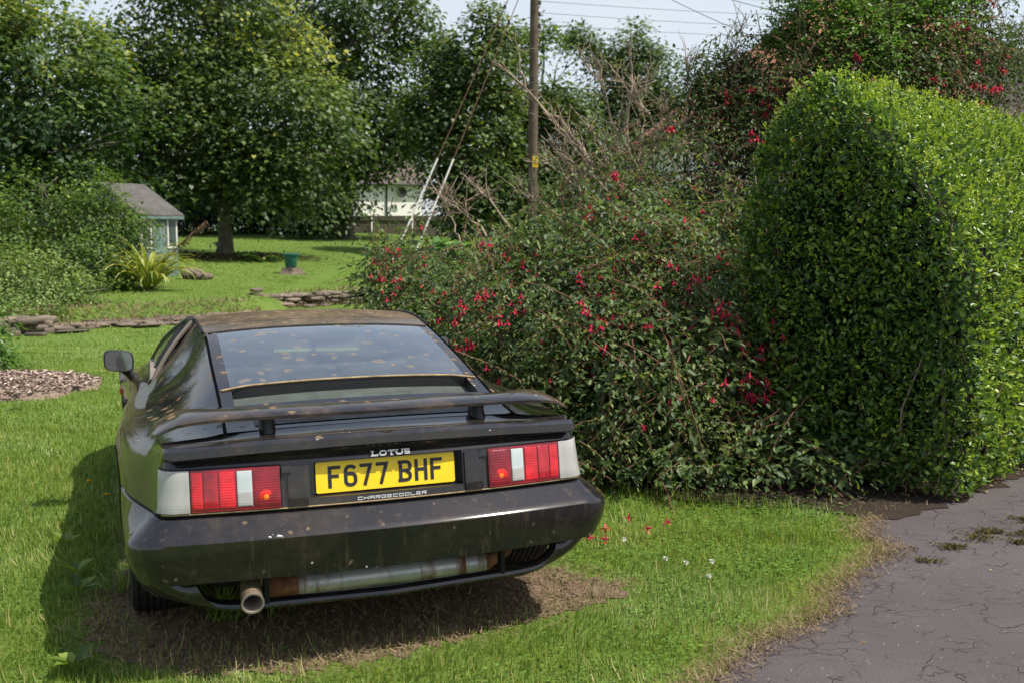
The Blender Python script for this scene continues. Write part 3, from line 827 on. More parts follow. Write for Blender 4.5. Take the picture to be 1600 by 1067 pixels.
def glass_mat(name, tint, dirt, spots, dcol=(.30, .20, .10)):  # dirt sets real dust plus a painted grey haze
    m, nt, out = new_mat(name)
    c = obj_coord(nt)
    tr = N(nt, 'ShaderNodeBsdfTransparent'); tr.inputs[0].default_value = (*tint, 1)
    gl = N(nt, 'ShaderNodeBsdfGlossy'); gl.inputs['Roughness'].default_value = .03; gl.inputs[0].default_value = (.9, .95, 1, 1)
    lw = N(nt, 'ShaderNodeFresnel'); lw.inputs[0].default_value = 1.6
    ms = N(nt, 'ShaderNodeMixShader')
    nt.links.new(math_n(nt, 'ADD', math_n(nt, 'MULTIPLY', lw.outputs[0], 1.4), .13, clamp=True), ms.inputs[0]); nt.links.new(tr.outputs[0], ms.inputs[1]); nt.links.new(gl.outputs[0], ms.inputs[2])
    df = N(nt, 'ShaderNodeBsdfDiffuse')
    nz = N(nt, 'ShaderNodeTexNoise'); nz.inputs['Scale'].default_value = 16; nz.inputs['Detail'].default_value = 4; nt.links.new(c, nz.inputs['Vector'])
    sc = N(nt, 'ShaderNodeVectorMath', operation='SCALE'); sc.inputs[3].default_value = .06
    wv = N(nt, 'ShaderNodeVectorMath', operation='ADD')
    nt.links.new(nz.outputs['Color'], sc.inputs[0]); nt.links.new(c, wv.inputs[0]); nt.links.new(sc.outputs[0], wv.inputs[1])
    vo = N(nt, 'ShaderNodeTexVoronoi'); vo.inputs['Scale'].default_value = 16; nt.links.new(wv.outputs[0], vo.inputs['Vector'])
    se = N(nt, 'ShaderNodeSeparateColor'); nt.links.new(vo.outputs['Color'], se.inputs[0])
    # dried drops: darker rim, uneven fill
    sp = ramp(nt, vo.outputs['Distance'], [(.12, (.45,) * 3), (.26, (.85,) * 3), (.36, (0, 0, 0))])
    pk = ramp(nt, se.outputs[0], [(1 - .6 * spots, (0, 0, 0)), (1.03 - .5 * spots, (1, 1, 1))])
    f = math_n(nt, 'MULTIPLY', math_n(nt, 'MULTIPLY', sp, pk), .6)
    nt.links.new(mix(nt, math_n(nt, 'MULTIPLY', sp, pk), (.215, .22, .205), ramp(nt, noise(nt, 18, 4, .6, c), [(.3, tuple(q * .6 for q in dcol)), (.7, dcol)])), df.inputs[0])
    film = ramp(nt, noise(nt, 3.2, 6, .7, c, 1.0), [(.42, (0, 0, 0)), (.85, (1, 1, 1))])  # dust film, raised as painted haze for the sunlit interior behind the glass
    f = math_n(nt, 'MAXIMUM', f, math_n(nt, 'MULTIPLY', film, dirt))
    f = math_n(nt, 'ADD', f, dirt * .12, clamp=True)
    v2 = N(nt, 'ShaderNodeTexVoronoi'); v2.inputs['Scale'].default_value = 22; nt.links.new(wv.outputs[0], v2.inputs['Vector'])
    s2 = N(nt, 'ShaderNodeSeparateColor'); nt.links.new(v2.outputs['Color'], s2.inputs[0])
    m2 = N(nt, 'ShaderNodeMixShader'); nt.links.new(f, m2.inputs[0]); nt.links.new(ms.outputs[0], m2.inputs[1]); nt.links.new(df.outputs[0], m2.inputs[2])
    nt.links.new(m2.outputs[0], out.inputs[0])
    return m
M_rglass = glass_mat('dusty_hazed_rear_glass', (.80, .88, .86), .32, 1.0)
M_glass = glass_mat('side_glass', (.45, .52, .48), .10, .1, (.20, .17, .12))
M_mirror = simple('mirror_glass', (.42, .46, .46), .05, .5, metal=1.0, var=.03)

car = thing('sports_car', 'dusty black wedge-shaped sports coupe with rear wing and yellow number plate parked on the lawn', 'car', (-.443, 3.619, 0), .3642)

KY = [.15, .4, .9, 1.4, 2.0, 2.7, 3.3, 3.9, 4.2]
KZ = [.18, .36, .51, .59, .70, .78, .822]
KX = [[.80, .82, .86, .87, .86, .86, .86, .82, .70], [.87, .89, .905, .90, .885, .885, .90, .87, .74],
      [.895, .913, .925, .915, .90, .90, .915, .88, .76], [.815, .888, .927, .915, .90, .90, .915, .88, .755],
      [.79, .862, .930, .915, .895, .89, .905, .87, .74], [.78, .826, .876, .862, .835, .82, .81, .77, .68],
      [.772, .790, .812, .79, .775, .76, .75, .70, .60]]
_xt = [smooth_table(KY, r) for r in KX]
def XF(y, z):
    v = [t(y) for t in _xt]
    return smooth_table(KZ, v)(z)
_zs = smooth_table([0, 1.0, 1.75, 2.6, 3.0, 4.0, 4.3], [.822, .822, .815, .80, .77, .60, .52])
def zflank(zl, y):
    """level height (nominal) -> height at station y on the flank"""
    z = zl if zl < .775 else .775 + (zl - .775) * .047 / .071
    top = _zs(y)
    if z > .45: z = .45 + (z - .45) * (top - .45) / (.822 - .45)
    return z
def XFl(zl, y):
    zn = zl if zl < .775 else .775 + (zl - .775) * .047 / .071
    return XF(y, zn) - (.010 if .588 < zl < .596 else 0)
RZ = [.18, .36, .372, .518, .5245, .583, .590, .600, .70, .752, .775, .798, .808, .836, .846]
RY = [.06, .03, -.055, -.080, -.075, .000, .022, .004, .020, .030, .046, .032, .008, .012, .042]
def ry0(zl): return float(np.interp(zl, RZ, RY))
def rR(zl): return float(np.interp(zl, [.36, .52, .59, .76, .79, .846], [.14, .14, .085, .075, .04, .035]))
BOW = .05
def ring(zl, s):
    """point on the body ring of nominal level zl, s = distance from the centre line at the rear"""
    R = rR(zl); y0 = ry0(zl)
    yc = y0 + BOW + R
    Wd = XFl(zl, yc)
    xs = Wd - R
    zr = zl - (.020 * (min(s, xs) / .75) ** 2 if zl > .79 else 0)
    if s <= xs:
        y = y0 + BOW * (s / xs) ** 2
        if s < .285 and .6275 < zl < .7525: y += .045
        return Vector((s, y, zr))
    th = (s - xs) / R
    if th <= math.pi / 2:
        k = th / (math.pi / 2); k = k * k * (3 - 2 * k)
        y = y0 + BOW + R * (1 - math.cos(th))
        return Vector((xs + R * math.sin(th), y, zr * (1 - k) + zflank(zl, y) * k))
    y = yc + (s - xs - R * math.pi / 2)
    return Vector((XFl(zl, y), y, zflank(zl, y)))
def ring_s_flank(zl, y):
    R = rR(zl); yc = ry0(zl) + BOW + R
    return XFl(zl, yc) - R + R * math.pi / 2 + (y - yc)
def fas(x, zl, off=0.0):
    """rear fascia point at lateral x (either sign), pushed out of the surface by off"""
    s = abs(x); a = ring(zl, s); b = ring(zl, s + .004)
    t = (b - a); n = Vector((t.y, -t.x, 0)).normalized()
    p = a + n * off
    return Vector((math.copysign(p.x, x) if x else p.x, p.y, p.z))

# level list for the side / rear skin
LV = [.18, .24, .30, .36, .372, .40, .44, .48, .50, .518, .5245, .54, .56, .583, .590, .600, .6274, .6286, .65, .675, .70, .73, .7519, .7531, .775, .79, .798, .808, .822, .836, .846]
ARCH = [(.88, .325, .365), (3.32, .325, .352)]
def build_skin():
    srear = [0, .05, .1, .15, .2, .24, .27, .2845, .2855, .31, .36, .42, .48, .54, .60]
    yfl = sorted(set([round(v, 4) for v in np.arange(.30, 4.08, .045)] + [1.746, 1.754, 2.916, 2.924]))
    yfl = [y for y in yfl if not any(0 < abs(y - q) < .012 and y not in (1.746, 1.754, 2.916, 2.924) for q in (1.75, 2.92))]
    rows = []
    for zl in LV:
        R = rR(zl); xs = XFl(zl, ry0(zl) + BOW + R) - R
        row = [ring(zl, s * xs / .66 if s > .3 else s) for s in srear]
        row += [ring(zl, xs + R * th) for th in np.linspace(0, math.pi / 2, 9)]
        ys = row[-1].y
        for y in yfl:
            yy = max(y, ys + .002 * (1 + yfl.index(y)))
            row.append(Vector((XFl(zl, yy), yy, zflank(zl, yy))))
        # nose
        xe, ze = row[-1].x, row[-1].z
        for k in range(1, 8):
            a = k / 7 * math.pi / 2
            row.append(Vector((xe - .22 * (1 - math.cos(a)), 4.05 + .22 * math.sin(a) + .0, ze - .01 * k / 7)))
        x1, y1 = row[-1].x, row[-1].y
        for k in range(1, 6):
            t = k / 5
            row.append(Vector((x1 * (1 - t), y1 + .06 * (1 - (1 - t) ** 2), row[-1].z)))
        rows.append(row)
    nr = len(srear) + 9
    for side in (1, -1):
        body, door = MB(), MB()
        P = [[Vector((p.x * side, p.y, p.z)) for p in r] for r in rows]
        n = len(P[0]); o = len(body.v)
        V = [p.copy() for r in P for p in r]
        killed = set(); keep = []
        for i in range(len(P) - 1):
            for j in range(n - 1):
                q = (i * n + j, i * n + j + 1, (i + 1) * n + j + 1, (i + 1) * n + j)
                c = sum((V[k] for k in q), Vector()) / 4
                if j < nr - 3 and LV[i + 1] <= .3601: continue       # open rear valance
                if LV[i + 1] <= .3601 and c.y < .62: continue
                if any((c.y - ay) ** 2 + (c.z - az) ** 2 < ar ** 2 for ay, az, ar in ARCH): killed.update(q); continue
                if j >= nr - 1 and (1.746 < c.y < 1.754 or 2.916 < c.y < 2.924) and c.z > .25: continue
                isdoor = 1.754 < c.y < 2.916 and LV[i] >= .239 and j >= nr - 1
                keep.append((q, isdoor))
        used = set(k for q, _ in keep for k in q)
        for k in killed & used:
            p = V[k]
            for ay, az, ar in ARCH:
                d = math.hypot(p.y - ay, p.z - az)
                if d < ar + .08:
                    p.y = ay + (p.y - ay) / d * ar; p.z = max(.16, az + (p.z - az) / d * ar)
                    p.x = side * XF(p.y, p.z)
        for mb, flag in ((body, False), (door, True)):
            mp = {}
            for q, isd in keep:
                if isd != flag: continue
                f = []
                for k in q:
                    if k not in mp: mp[k] = len(mb.v); mb.v.append(tuple(V[k]))
                    f.append(mp[k])
                mb.f.append(tuple(f))
        yield side, body, door

# top surface tables
_zc = smooth_table([.04, .15, .30, .45, .62, .9, 1.33, 1.6, 1.95, 2.2], [.845, .850, .872, .908, .958, 1.032, 1.115, 1.140, 1.145, 1.125])
_zg = smooth_table([.04, .15, .30, .45, .62, .9, 1.33, 1.6, 1.95, 2.2], [.836, .842, .864, .896, .938, 1.003, 1.090, 1.118, 1.118, 1.090])
_xg = smooth_table([.15, .4, .9, 1.33, 1.6, 1.95, 2.2], [.558, .551, .545, .538, .545, .55, .55])
def top_pt(y, f, dz=0.0):
    return Vector((_xg(y) * f, y, _zc(y) - (_zc(y) - _zg(y)) * abs(f) ** 2.3 + dz))
def shoulder(y): return Vector((XFl(.846, y), y, zflank(.846, y)))
def sail_pt(y, t, side):
    a = shoulder(y); b = Vector((_xg(y) + .005, y, _zg(y)))
    sag = np.interp(y, [.2, .5, .9, 1.3, 1.7], [.004, .012, .030, .034, .002])
    p = a.lerp(b, t); s4 = (t * (1 - t)) * 4
    nrm = Vector((b.z - a.z, 0, a.x - b.x)).normalized()
    p = p - nrm * float(sag) * s4 * (1.15 - .5 * t)
    return Vector((p.x * side, p.y, p.z))

bodymb = MB(); doors = []
for side, b, d in build_skin():
    o = len(bodymb.v); bodymb.v += b.v; bodymb.f += [tuple(o + k for k in f) for f in b.f]
    doors.append((side, d))
# tail top strip from the lip edge to the hatch line
G = []
for x in np.linspace(-1, 1, 41):
    s = abs(x) * .775
    e = ring(.846, s); e.x = math.copysign(e.x, x)
    yd = .19
    zz = _zc(yd) - (_zc(yd) - .826) * abs(x) ** 2.3
    dd = Vector((x * shoulder(yd).x, max(yd, e.y + .004), zz))
    G.append([e, e.lerp(dd, .35) + Vector((0, 0, -.006)), e.lerp(dd, .7) + Vector((0, 0, -.006)), dd])
bodymb.quadgrid(G)
# sail panels
for side in (1, -1):
    ysl = list(np.linspace(.19, 1.70, 46))
    G = [[sail_pt(y, t, side) for t in np.linspace(0, 1, 13)] + [sail_pt(y, 1, side) + Vector((-.0 * side, 0, -.022))] for y in ysl]
    MB().quadgrid(G).build('rear_quarter', M_deck, car, smooth=True, angle=40)
    # band from the top of the sail to the roof ahead of the hatch is part of the roof rail
# bonnet and scuttle
G = []
for y in np.linspace(2.92, 4.27, 16):
    s = shoulder(min(y, 4.05)); xs = s.x * (1 if y < 4.05 else 1 - (y - 4.05) * .9); zz = zflank(.846, min(y, 4.2)) - (.02 if y > 4.2 else 0)
    G.append([Vector((xs * f, y, zz + .03 * (1 - f * f) * (1 if y < 4 else .4))) for f in np.linspace(-1, 1, 13)])
bodymb.quadgrid(G)
body = bodymb.build('body', M_body, car, smooth=True, angle=28)
for side, d in doors:
    dr = d.build('door', M_body, car, smooth=True, angle=28)
    h = MB(); x = XF(2.02, .70) + .004
    h.box((side * x - .006, 1.90, .675), (side * x + .006, 2.06, .712)).build('handle', M_gap, dr, bevel=.003)

# dark cores that close the shell (engine bay, floor, channel under the gaps)
mb = MB()
mb.box((-.60, .42, .20), (.60, 3.9, .50)).box((-.62, .10, .42), (.62, .44, .80))
mb.box((-.80, 1.45, .22), (.80, 2.95, .52))
mb.build('underbody', M_gap, car)
for side in (1, -1):
    G = [[Vector((side * (_xg(y) - .03), y, _zg(y) - .018)), Vector((side * (_xg(y) + .02), y, _zg(y) - .018))] for y in np.linspace(.17, 1.72, 30)]
    MB().quadgrid(G).build('hatch_channel', M_gap, car)

# hatch
cols = sorted(set(list(np.linspace(-1, 1, 21)) + [-.9, .9, -.985, .985])); cols = [f for f in cols if abs(f) <= .986]
rowsy = list(np.linspace(.195, .45, 8)) + list(np.linspace(.485, .62, 4)) + list(np.linspace(.66, 1.33, 18)) + [1.345, 1.358]
hm, gm = MB(), MB()
def hz(y, f):
    return top_pt(y, f)
for i in range(len(rowsy) - 1):
    for j in range(len(cols) - 1):
        yc, fc = (rowsy[i] + rowsy[i + 1]) / 2, (cols[j] + cols[j + 1]) / 2
        q = [hz(rowsy[i], cols[j]), hz(rowsy[i], cols[j + 1]), hz(rowsy[i + 1], cols[j + 1]), hz(rowsy[i + 1], cols[j])]
        if abs(fc) < .9 and .45 < yc < .62: continue
        if abs(fc) < .9 and .62 < yc < 1.33: mb = gm
        else: mb = hm
        o = len(mb.v); mb.v += [tuple(p) for p in q]; mb.f.append((o, o + 1, o + 2, o + 3))
for s in (-1, 1):   # hatch edge flange
    hm.quadgrid([[hz(y, .985 * s), hz(y, .985 * s) + Vector((0, 0, -.02))] for y in rowsy])
hatch = hm.build('hatch', M_deck, car, smooth=True, angle=30)
gl = gm.build('rear_glass', M_rglass, hatch, smooth=True)
# recess below the glass
rc = MB(); dz = Vector((0, 0, -.045))
ys = np.linspace(.45, .62, 6)
rc.quadgrid([[hz(y, f) + dz for f in np.linspace(-.9, .9, 9)] for y in ys])
rc.build('vent_panel', M_recess, hatch, smooth=True)
rw = MB()
rw.quadgrid([[hz(y, -.9), hz(y, -.9) + dz] for y in ys]).quadgrid([[hz(y, .9), hz(y, .9) + dz] for y in ys])
rw.quadgrid([[hz(.45, f), hz(.45, f) + dz] for f in np.linspace(-.9, .9, 9)]).quadgrid([[hz(.62, f), hz(.62, f) + dz] for f in np.linspace(-.9, .9, 9)])
rw.build('vent_surround', M_black, hatch)
sl = MB().tube([hz(.62 - .02 * max(0, (abs(f) - .8) / .18) - (.0), f) + Vector((0, 0, .004)) for f in np.linspace(-.97, .97, 33)], .0045, 6)
sl.build('glass_seal', M_seal, hatch, smooth=True)
MB().tube([hz(1.336, f) + Vector((0, 0, .001)) for f in np.linspace(-.97, .97, 25)], .004, 6).build('top_seal', M_gap, hatch, smooth=True)
pnl = MB().quadgrid([[hz(y, f) + Vector((0, 0, .003)) for f in np.linspace(-.8, .8, 15)] for y in np.linspace(.235, .40, 5)])
pnl.build('boot_panel', M_panel, hatch, smooth=True)
# roof
rf = MB()
yr = list(np.linspace(1.366, 2.16, 14))
rf.quadgrid([[top_pt(y, f) for f in np.linspace(-1, 1, 21)] for y in yr])
rf.quadgrid([[top_pt(1.366, f), top_pt(1.366, f) + Vector((0, -.002, -.02))] for f in np.linspace(-1, 1, 21)])
roof = rf.build('roof', M_top, car, smooth=True)
for s in (-1, 1):
    MB().tube([Vector((s * (_xg(y) + .004), y, _zg(y) + .001)) for y in np.linspace(1.36, 2.16, 16)], .008, 6).build('roof_gutter', M_gap, roof, smooth=True)
MB().tube([top_pt(1.52, f) + Vector((0, 0, -.001)) for f in np.linspace(-1, 1, 21)], .0022, 5).build('roof_seam', M_gap, roof)

# side glass, pillars
def belt(s_): y = 1.70 + 1.25 * s_; q = shoulder(y); return Vector((q.x - .028, y, q.z + .016))
def topl(s_):
    if s_ < .36: y = 1.735 + (2.16 - 1.735) * s_ / .36; return Vector((_xg(y) + .012, y, _zg(y) - .004))
    t = (s_ - .36) / .64; a = Vector((_xg(2.16) + .012, 2.16, _zg(2.16) - .004)); b = belt(1.0)
    return a.lerp(b, t) + Vector((.02, 0, .015)) * math.sin(math.pi * t)
for side in (1, -1):
    def P3(v): return Vector((v.x * side, v.y, v.z))
    def sg(s_, t):
        a, b = belt(s_), topl(s_); p = a.lerp(b, t); p.x += .02 * math.sin(math.pi * t) * (1 - s_); return P3(p)
    G = [[sg(s_, t) for t in np.linspace(0.0, 1, 9)] for s_ in np.linspace(.03, 1, 20)]
    sw = MB().quadgrid(G).build('side_window', M_glass, car, smooth=True)
    fr = MB().tube([sg(s_, 1) for s_ in np.linspace(0, 1, 24)], .014, 6)
    fr.tube([sg(.035, t) for t in np.linspace(0, 1, 10)], .017, 6).tube([sg(.40, t) for t in np.linspace(0, 1, 8)], .007, 6)
    fr.build('window_frame', M_black, sw, smooth=True)
    MB().tube([sg(.0, t) + Vector((side * .006, -.012, 0)) for t in np.linspace(0, 1, 10)], .011, 6).build('pillar_trim', M_trim, sw, smooth=True)
    bt = MB()
    for k in range(14):
        a, b = belt(k / 14.001 * .93 + .05), belt((k + 1) / 14 * .93 + .05)
        if k == 0: rowsb = []
        rowsb.append([P3(a + Vector((-.006, 0, .010))), P3(a + Vector((.018, 0, .006))), P3(a + Vector((.026, 0, -.012)))])
    bt.quadgrid(rowsb).build('belt_trim', M_trim, sw, smooth=True)
    G = [[P3(belt(s_) + Vector((.0, 0, .0))), P3(shoulder(1.70 + 1.25 * s_))] for s_ in np.linspace(0, 1, 16)]
    MB().quadgrid(G).build('window_ledge', M_body, car, smooth=True)
# windscreen
G = []
for f in np.linspace(-1, 1, 17):
    a = top_pt(2.16, f); b = Vector((f * .72, 2.95 + .12 * (1 - f * f), _zs(2.95) + .03))
    G.append([a.lerp(b, t) + Vector((0, 0, .02 * math.sin(math.pi * t))) for t in np.linspace(0, 1, 8)])
MB().quadgrid(G).build('windscreen', M_glass, car, smooth=True)

# interior: bulkhead, parcel shelf, seats, dash, wheel
it = MB()
it.box((-.50, .60, .50), (.50, 1.27, .80)).build('engine_cover', M_recess, car, bevel=.02)
MB().box((-.62, 1.28, .50), (.62, 1.36, .93)).build('bulkhead', M_inside, car, bevel=.02)
MB().box((-.66, 2.62, .50), (.66, 2.90, .78)).build('dashboard', M_inside, car, bevel=.02)
for s in (-1, 1):
    st = MB()
    pr = [(-.02, .46), (.30, .50), (.34, .58), (.05, .60), (-.02, .70), (-.13, .98), (-.19, .97), (-.12, .5)]
    st.poly_prism([Vector((s * .33 - .22, 1.60 + a, b)) for a, b in pr], (.44, 0, 0))
    st.box((s * .33 - .12, 1.40, .96), (s * .33 + .12, 1.48, 1.07))
    st.build('seat', M_seat, car, smooth=True, bevel=.025)
ang = np.linspace(0, 2 * math.pi, 25)
MB().tube([Vector((.34 + .18 * math.cos(a), 2.50 + .06 * math.sin(a), .83 + .17 * math.sin(a))) for a in ang], .013, 7, cap=False).build('steering_wheel', M_black, car, smooth=True)
MB().box((-.17, 2.06, 1.03), (.10, 2.075, 1.085)).build('interior_mirror', M_black, car, bevel=.008)

# rear wing
def wing_sec(x):
    ax = abs(x)
    z = float(np.interp(ax, [0, .45, .60, .68, .72, .755, .785, .805], [.906, .906, .904, .897, .889, .874, .857, .842]))
    te = float(np.interp(ax, [0, .6, .70, .76, .79, .805], [.115, .13, .145, .165, .20, .26]))
    le = float(np.interp(ax, [0, .5, .66, .76, .79, .805], [.275, .285, .37, .40, .385, .33]))
    th = float(np.interp(ax, [0, .7, .79, .805], [.021, .020, .013, .005]))
    pts = []
    for u, top in ((0, -.5), (.0, .35), (.06, .75), (.3, 1.15), (.6, 1.25), (.88, .8), (1.0, .0), (.9, -.7), (.5, -1.0), (.12, -.9)):
        pts.append(Vector((x, te + (le - te) * u, z + th * .62 * top + .010 * u)))
    return pts
xsw = sorted(set(list(np.linspace(-.6, .6, 21)) + [s * v for s in (-1, 1) for v in (.64, .67, .695, .72, .74, .76, .775, .79, .80, .805)]))
wg = MB(); rws = [wing_sec(x) for x in xsw]
wg.quadgrid([r + [r[0]] for r in rws])
o = len(wg.v); wg.v += [tuple(p) for p in rws[0]]; wg.f.append(tuple(range(o, o + 10)))
o = len(wg.v); wg.v += [tuple(p) for p in rws[-1]]; wg.f.append(tuple(range(o, o + 10)))
wing = wg.build('rear_wing', M_wing, car, smooth=True, angle=50)
for s in (-1, 1):
    G = []
    for z, k in ((.80, 1.2), (.85, 1.05), (.87, .92), (.90, 1.0)):
        G.append([Vector((s * .405 + .030 * k * math.cos(a), .215 + .055 * k * math.sin(a) + (z - .85) * .2, z)) for a in np.linspace(0, 2 * math.pi, 17)])
    MB().quadgrid(G).build('strut', M_black, wing, smooth=True)

# ---- rear lamps
def ring_off(zl, s, off, side):
    a = ring(zl, s); b = ring(zl, s + .004)
    t = b - a; n = Vector((t.y, -t.x, 0)).normalized(); p = a + n * off
    return Vector((p.x * side, p.y, p.z))
def lens(s0, s1, z0, z1, off, mat, name, parent, side, nx=8, nz=5, rim=.008):
    ss = np.linspace(s0, s1, nx); zz = np.linspace(z0, z1, nz)
    mb = MB()
    mb.quadgrid([[ring_off(z, s, off, side) for s in ss] for z in zz])
    for z in (z0, z1): mb.quadgrid([[ring_off(z, s, off, side) for s in ss], [ring_off(z, s, off - rim, side) for s in ss]])
    for s in (s0, s1): mb.quadgrid([[ring_off(z, s, off, side) for z in zz], [ring_off(z, s, off - rim, side) for z in zz]])
    return mb.build(name, mat, parent, smooth=True, bevel=.0015)
for side in (-1, 1):
    zl0, zl1 = .605, .748
    hs = lens(.383, .812, zl0 - .006, zl1 + .004, .004, M_gap, 'tail_lamp', car, side, 30, 6)
    lens(.388, .688, zl0, zl1, .0085, M_redd, 'red_lens', hs, side, 12)
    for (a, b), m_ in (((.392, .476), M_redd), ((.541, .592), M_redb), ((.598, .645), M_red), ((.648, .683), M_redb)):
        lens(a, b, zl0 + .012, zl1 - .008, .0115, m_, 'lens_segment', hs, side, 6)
    lens(.483, .533, zl0 + .014, zl1 - .009, .012, M_clear, 'reversing_lens', hs, side, 5)
    lens(.484, .532, zl0 + .016, .668, .0132, M_white, 'reversing_reflector', hs, side, 5)
    lens(.691, .805, zl0, zl1, .010, M_white, 'indicator_lens', hs, side, 22)
    p = fas(side * .437, .645, .0125)  # painted glow: orange spot and red halo as flat discs on the lens
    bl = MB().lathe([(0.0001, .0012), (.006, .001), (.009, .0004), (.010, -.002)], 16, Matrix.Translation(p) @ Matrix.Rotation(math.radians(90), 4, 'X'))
    bl.build('bulb_glow', M_amber, hs, smooth=True)
    MB().lathe([(.0001, .0002), (.020, .0001), (.026, -.002)], 20, Matrix.Translation(p + Vector((0, .0012, 0))) @ Matrix.Rotation(math.radians(90), 4, 'X')).build('bulb_halo', M_halo, hs, smooth=True)
    # filler panel between lamp and plate
    lens(.292, .362, .606, .745, .010, M_body, 'filler_panel', car, side, 6, 5, .014)
    lens(.350, .382, .716, .748, .012, M_body, 'latch_cover', car, side, 4, 3, .014)
# bumper groove strip under the lamps
MB().tube([fas(x, .590, .004) for x in np.linspace(-.79, .79, 81)], .006, 6).build('bumper_seal', M_gap, car, smooth=True)

for s in (-1, 1):
    sf = ring_s_flank(.590, .50)
    MB().tube([ring_off(.592, q, .002, s) for q in np.linspace(.79, sf, 26)], .006, 6).build('flank_seal', M_gap, car, smooth=True)
MB().tube([fas(x, .5995, .004) for x in np.linspace(-.79, .79, 81)], .0028, 5).build('grimy_seam', M_seal, car, smooth=True)
# ---- bumper skin is its own part, 3 mm proud of the shell
bm_ = MB(); lv = [.361, .366, .372, .40, .44, .48, .505, .518, .5245, .535, .55, .567, .583]
ssb = list(np.linspace(0, .72, 22)) + list(np.linspace(.74, 1.02, 18))
row = lambda z, sd: [ring_off(z, s, .004, sd) for s in ssb]
bm_.quadgrid([[p for p in row(z, -1)[::-1]][:-1] + row(z, 1) for z in lv])
bm_.quadgrid([[p for p in row(.361, -1)[::-1]][:-1] + row(.361, 1), [p + Vector((0, .12, .0)) for p in row(.361, -1)[::-1]][:-1] + [p + Vector((0, .12, .0)) for p in row(.361, 1)]])
bumper = bm_.build('bumper', M_bump, car, smooth=True, angle=40)
chip = Acc(); r_ = np.random.default_rng(77)
for cx, w_ in ((-.408, .011), (-.440, .007)):
    p = ring_off(.5245, abs(cx), .0045, -1)
    V = np.array([(r_.uniform(.7, 1.2) * w_ * math.cos(a), -.0005, r_.uniform(.6, 1.2) * w_ * .55 * math.sin(a)) for a in np.linspace(0, 2 * math.pi, 14, endpoint=False)]) + np.array(p)
    V = np.concatenate([V, V + np.array([0, -.0015, 0])]); i = np.arange(14)
    chip.add(V, [np.stack([i, (i + 1) % 14, 14 + (i + 1) % 14, 14 + i], 1), np.arange(14)[None] + 14], .5)
chip.build('chipped_paint', M_chip, bumper)
# lower hoop of the valance
hp = []
for x in np.linspace(-1, 1, 61):
    ax = float(np.interp(abs(x), [0, .75, .85, .93, 1.0], [0, .58, .645, .685, .705]))
    z = float(np.interp(ax, [0, .5, .58, .62, .65, .685, .705], [.252, .254, .258, .266, .281, .318, .366]))
    y = float(np.interp(ax, [0, .55, .66, .705], [-.005, .03, .05, .055]))
    hp.append(Vector((math.copysign(ax, x), y, z)))
hoop = MB()
G = []
for p in hp:
    k = min(1, max(0, (abs(p.x) - .55) / .25)) * .4; w = .05 + .03 * k
    G.append([p + Vector((0, a, b)) for a, b in ((0, -.012), (-.006, -.002), (0, .008), (w * .5, .014), (w, .010), (w, -.012), (0, -.012))])
hoop.quadgrid(G)
hoop.build('valance_hoop', M_body, bumper, smooth=True, angle=40)
for s in (-1, 1):
    # skin that turns under between hoop end and wheel arch
    G = []
    kb = [0, .15, .32, .52, .78, 1]
    for t in np.linspace(0, 1, 15):
        top = ring(.362, .69 + t * (ring_s_flank(.362, .50) - .69)); top.x *= s
        bot = Vector((s * float(np.interp(t, kb, [.60, .66, .72, .77, .82, .85])), float(np.interp(t, kb, [.045, .06, .12, .22, .36, .50])), float(np.interp(t, kb, [.254, .260, .262, .25, .22, .20]))))
        out_ = Vector((s * .3, -.7, -.2)) * .030 * (1 - t) + Vector((s * .015, 0, 0)) * t
        G.append([top + Vector((0, .004, 0))] + [top.lerp(bot, k) + out_ * math.sin(math.pi * k) for k in (.25, .5, .75, .93)] + [bot, bot + Vector((-s * .03, .03, .004))])
    MB().quadgrid(G).build('corner_skin', M_body, bumper, smooth=True)
    MB().box((s * .445 - .009, .02, .258), (s * .445 + .009, .06, .375)).build('bracket', M_gap, bumper, bevel=.003)
# ---- exhaust
ex = MB().tube([(-.40, .155, .268), (.40, .155, .268)], .040, 24)
sil = ex.build('silencer', M_steel, car, smooth=True, angle=40)
MB().tube([(-.44, .155, .268), (-.425, .155, .268), (-.33, .155, .268), (-.318, .155, .268)], [.02, .0405, .0412, .0408], 20).build('rusty_end', M_rust, sil, smooth=True, angle=40)
for xx in (.315, .40):
    MB().tube([(xx, .155, .268), (xx + .012, .155, .268)], .0435, 20).build('clamp_band', M_rust if xx < .39 else M_steel, sil, smooth=True, angle=40)
MB().tube([(.41, .155, .268), (.43, .155, .27), (.52, .20, .29), (.60, .32, .30)], [.044, .03, .026, .026], 16).build('outlet_pipe', M_rust, sil, smooth=True)
pts = [(-.44, .17, .30), (-.485, .12, .335), (-.50, .05, .322), (-.502, .0, .306), (-.503, -.055, .296)]
tp = MB().tube(pts, [.027, .030, .034, .037, .037], 20, cap=False)
tail = tp.build('tail_pipe', M_tip, sil, smooth=True)
d = (Vector(pts[-1]) - Vector(pts[-2])).normalized()
Mx = Matrix.Translation(Vector(pts[-1])) @ d.to_track_quat('Z', 'Y').to_matrix().to_4x4()
MB().lathe([(.037, -.004), (.0395, .0), (.0395, .006), (.033, .006), (.032, -.01), (.031, -.10)], 28, Mx).build('pipe_rim', M_trim, tail, smooth=True, angle=40)
MB().lathe([(.0001, -.09), (.0315, -.09)], 20, Mx).build('pipe_bore', M_gap, tail)

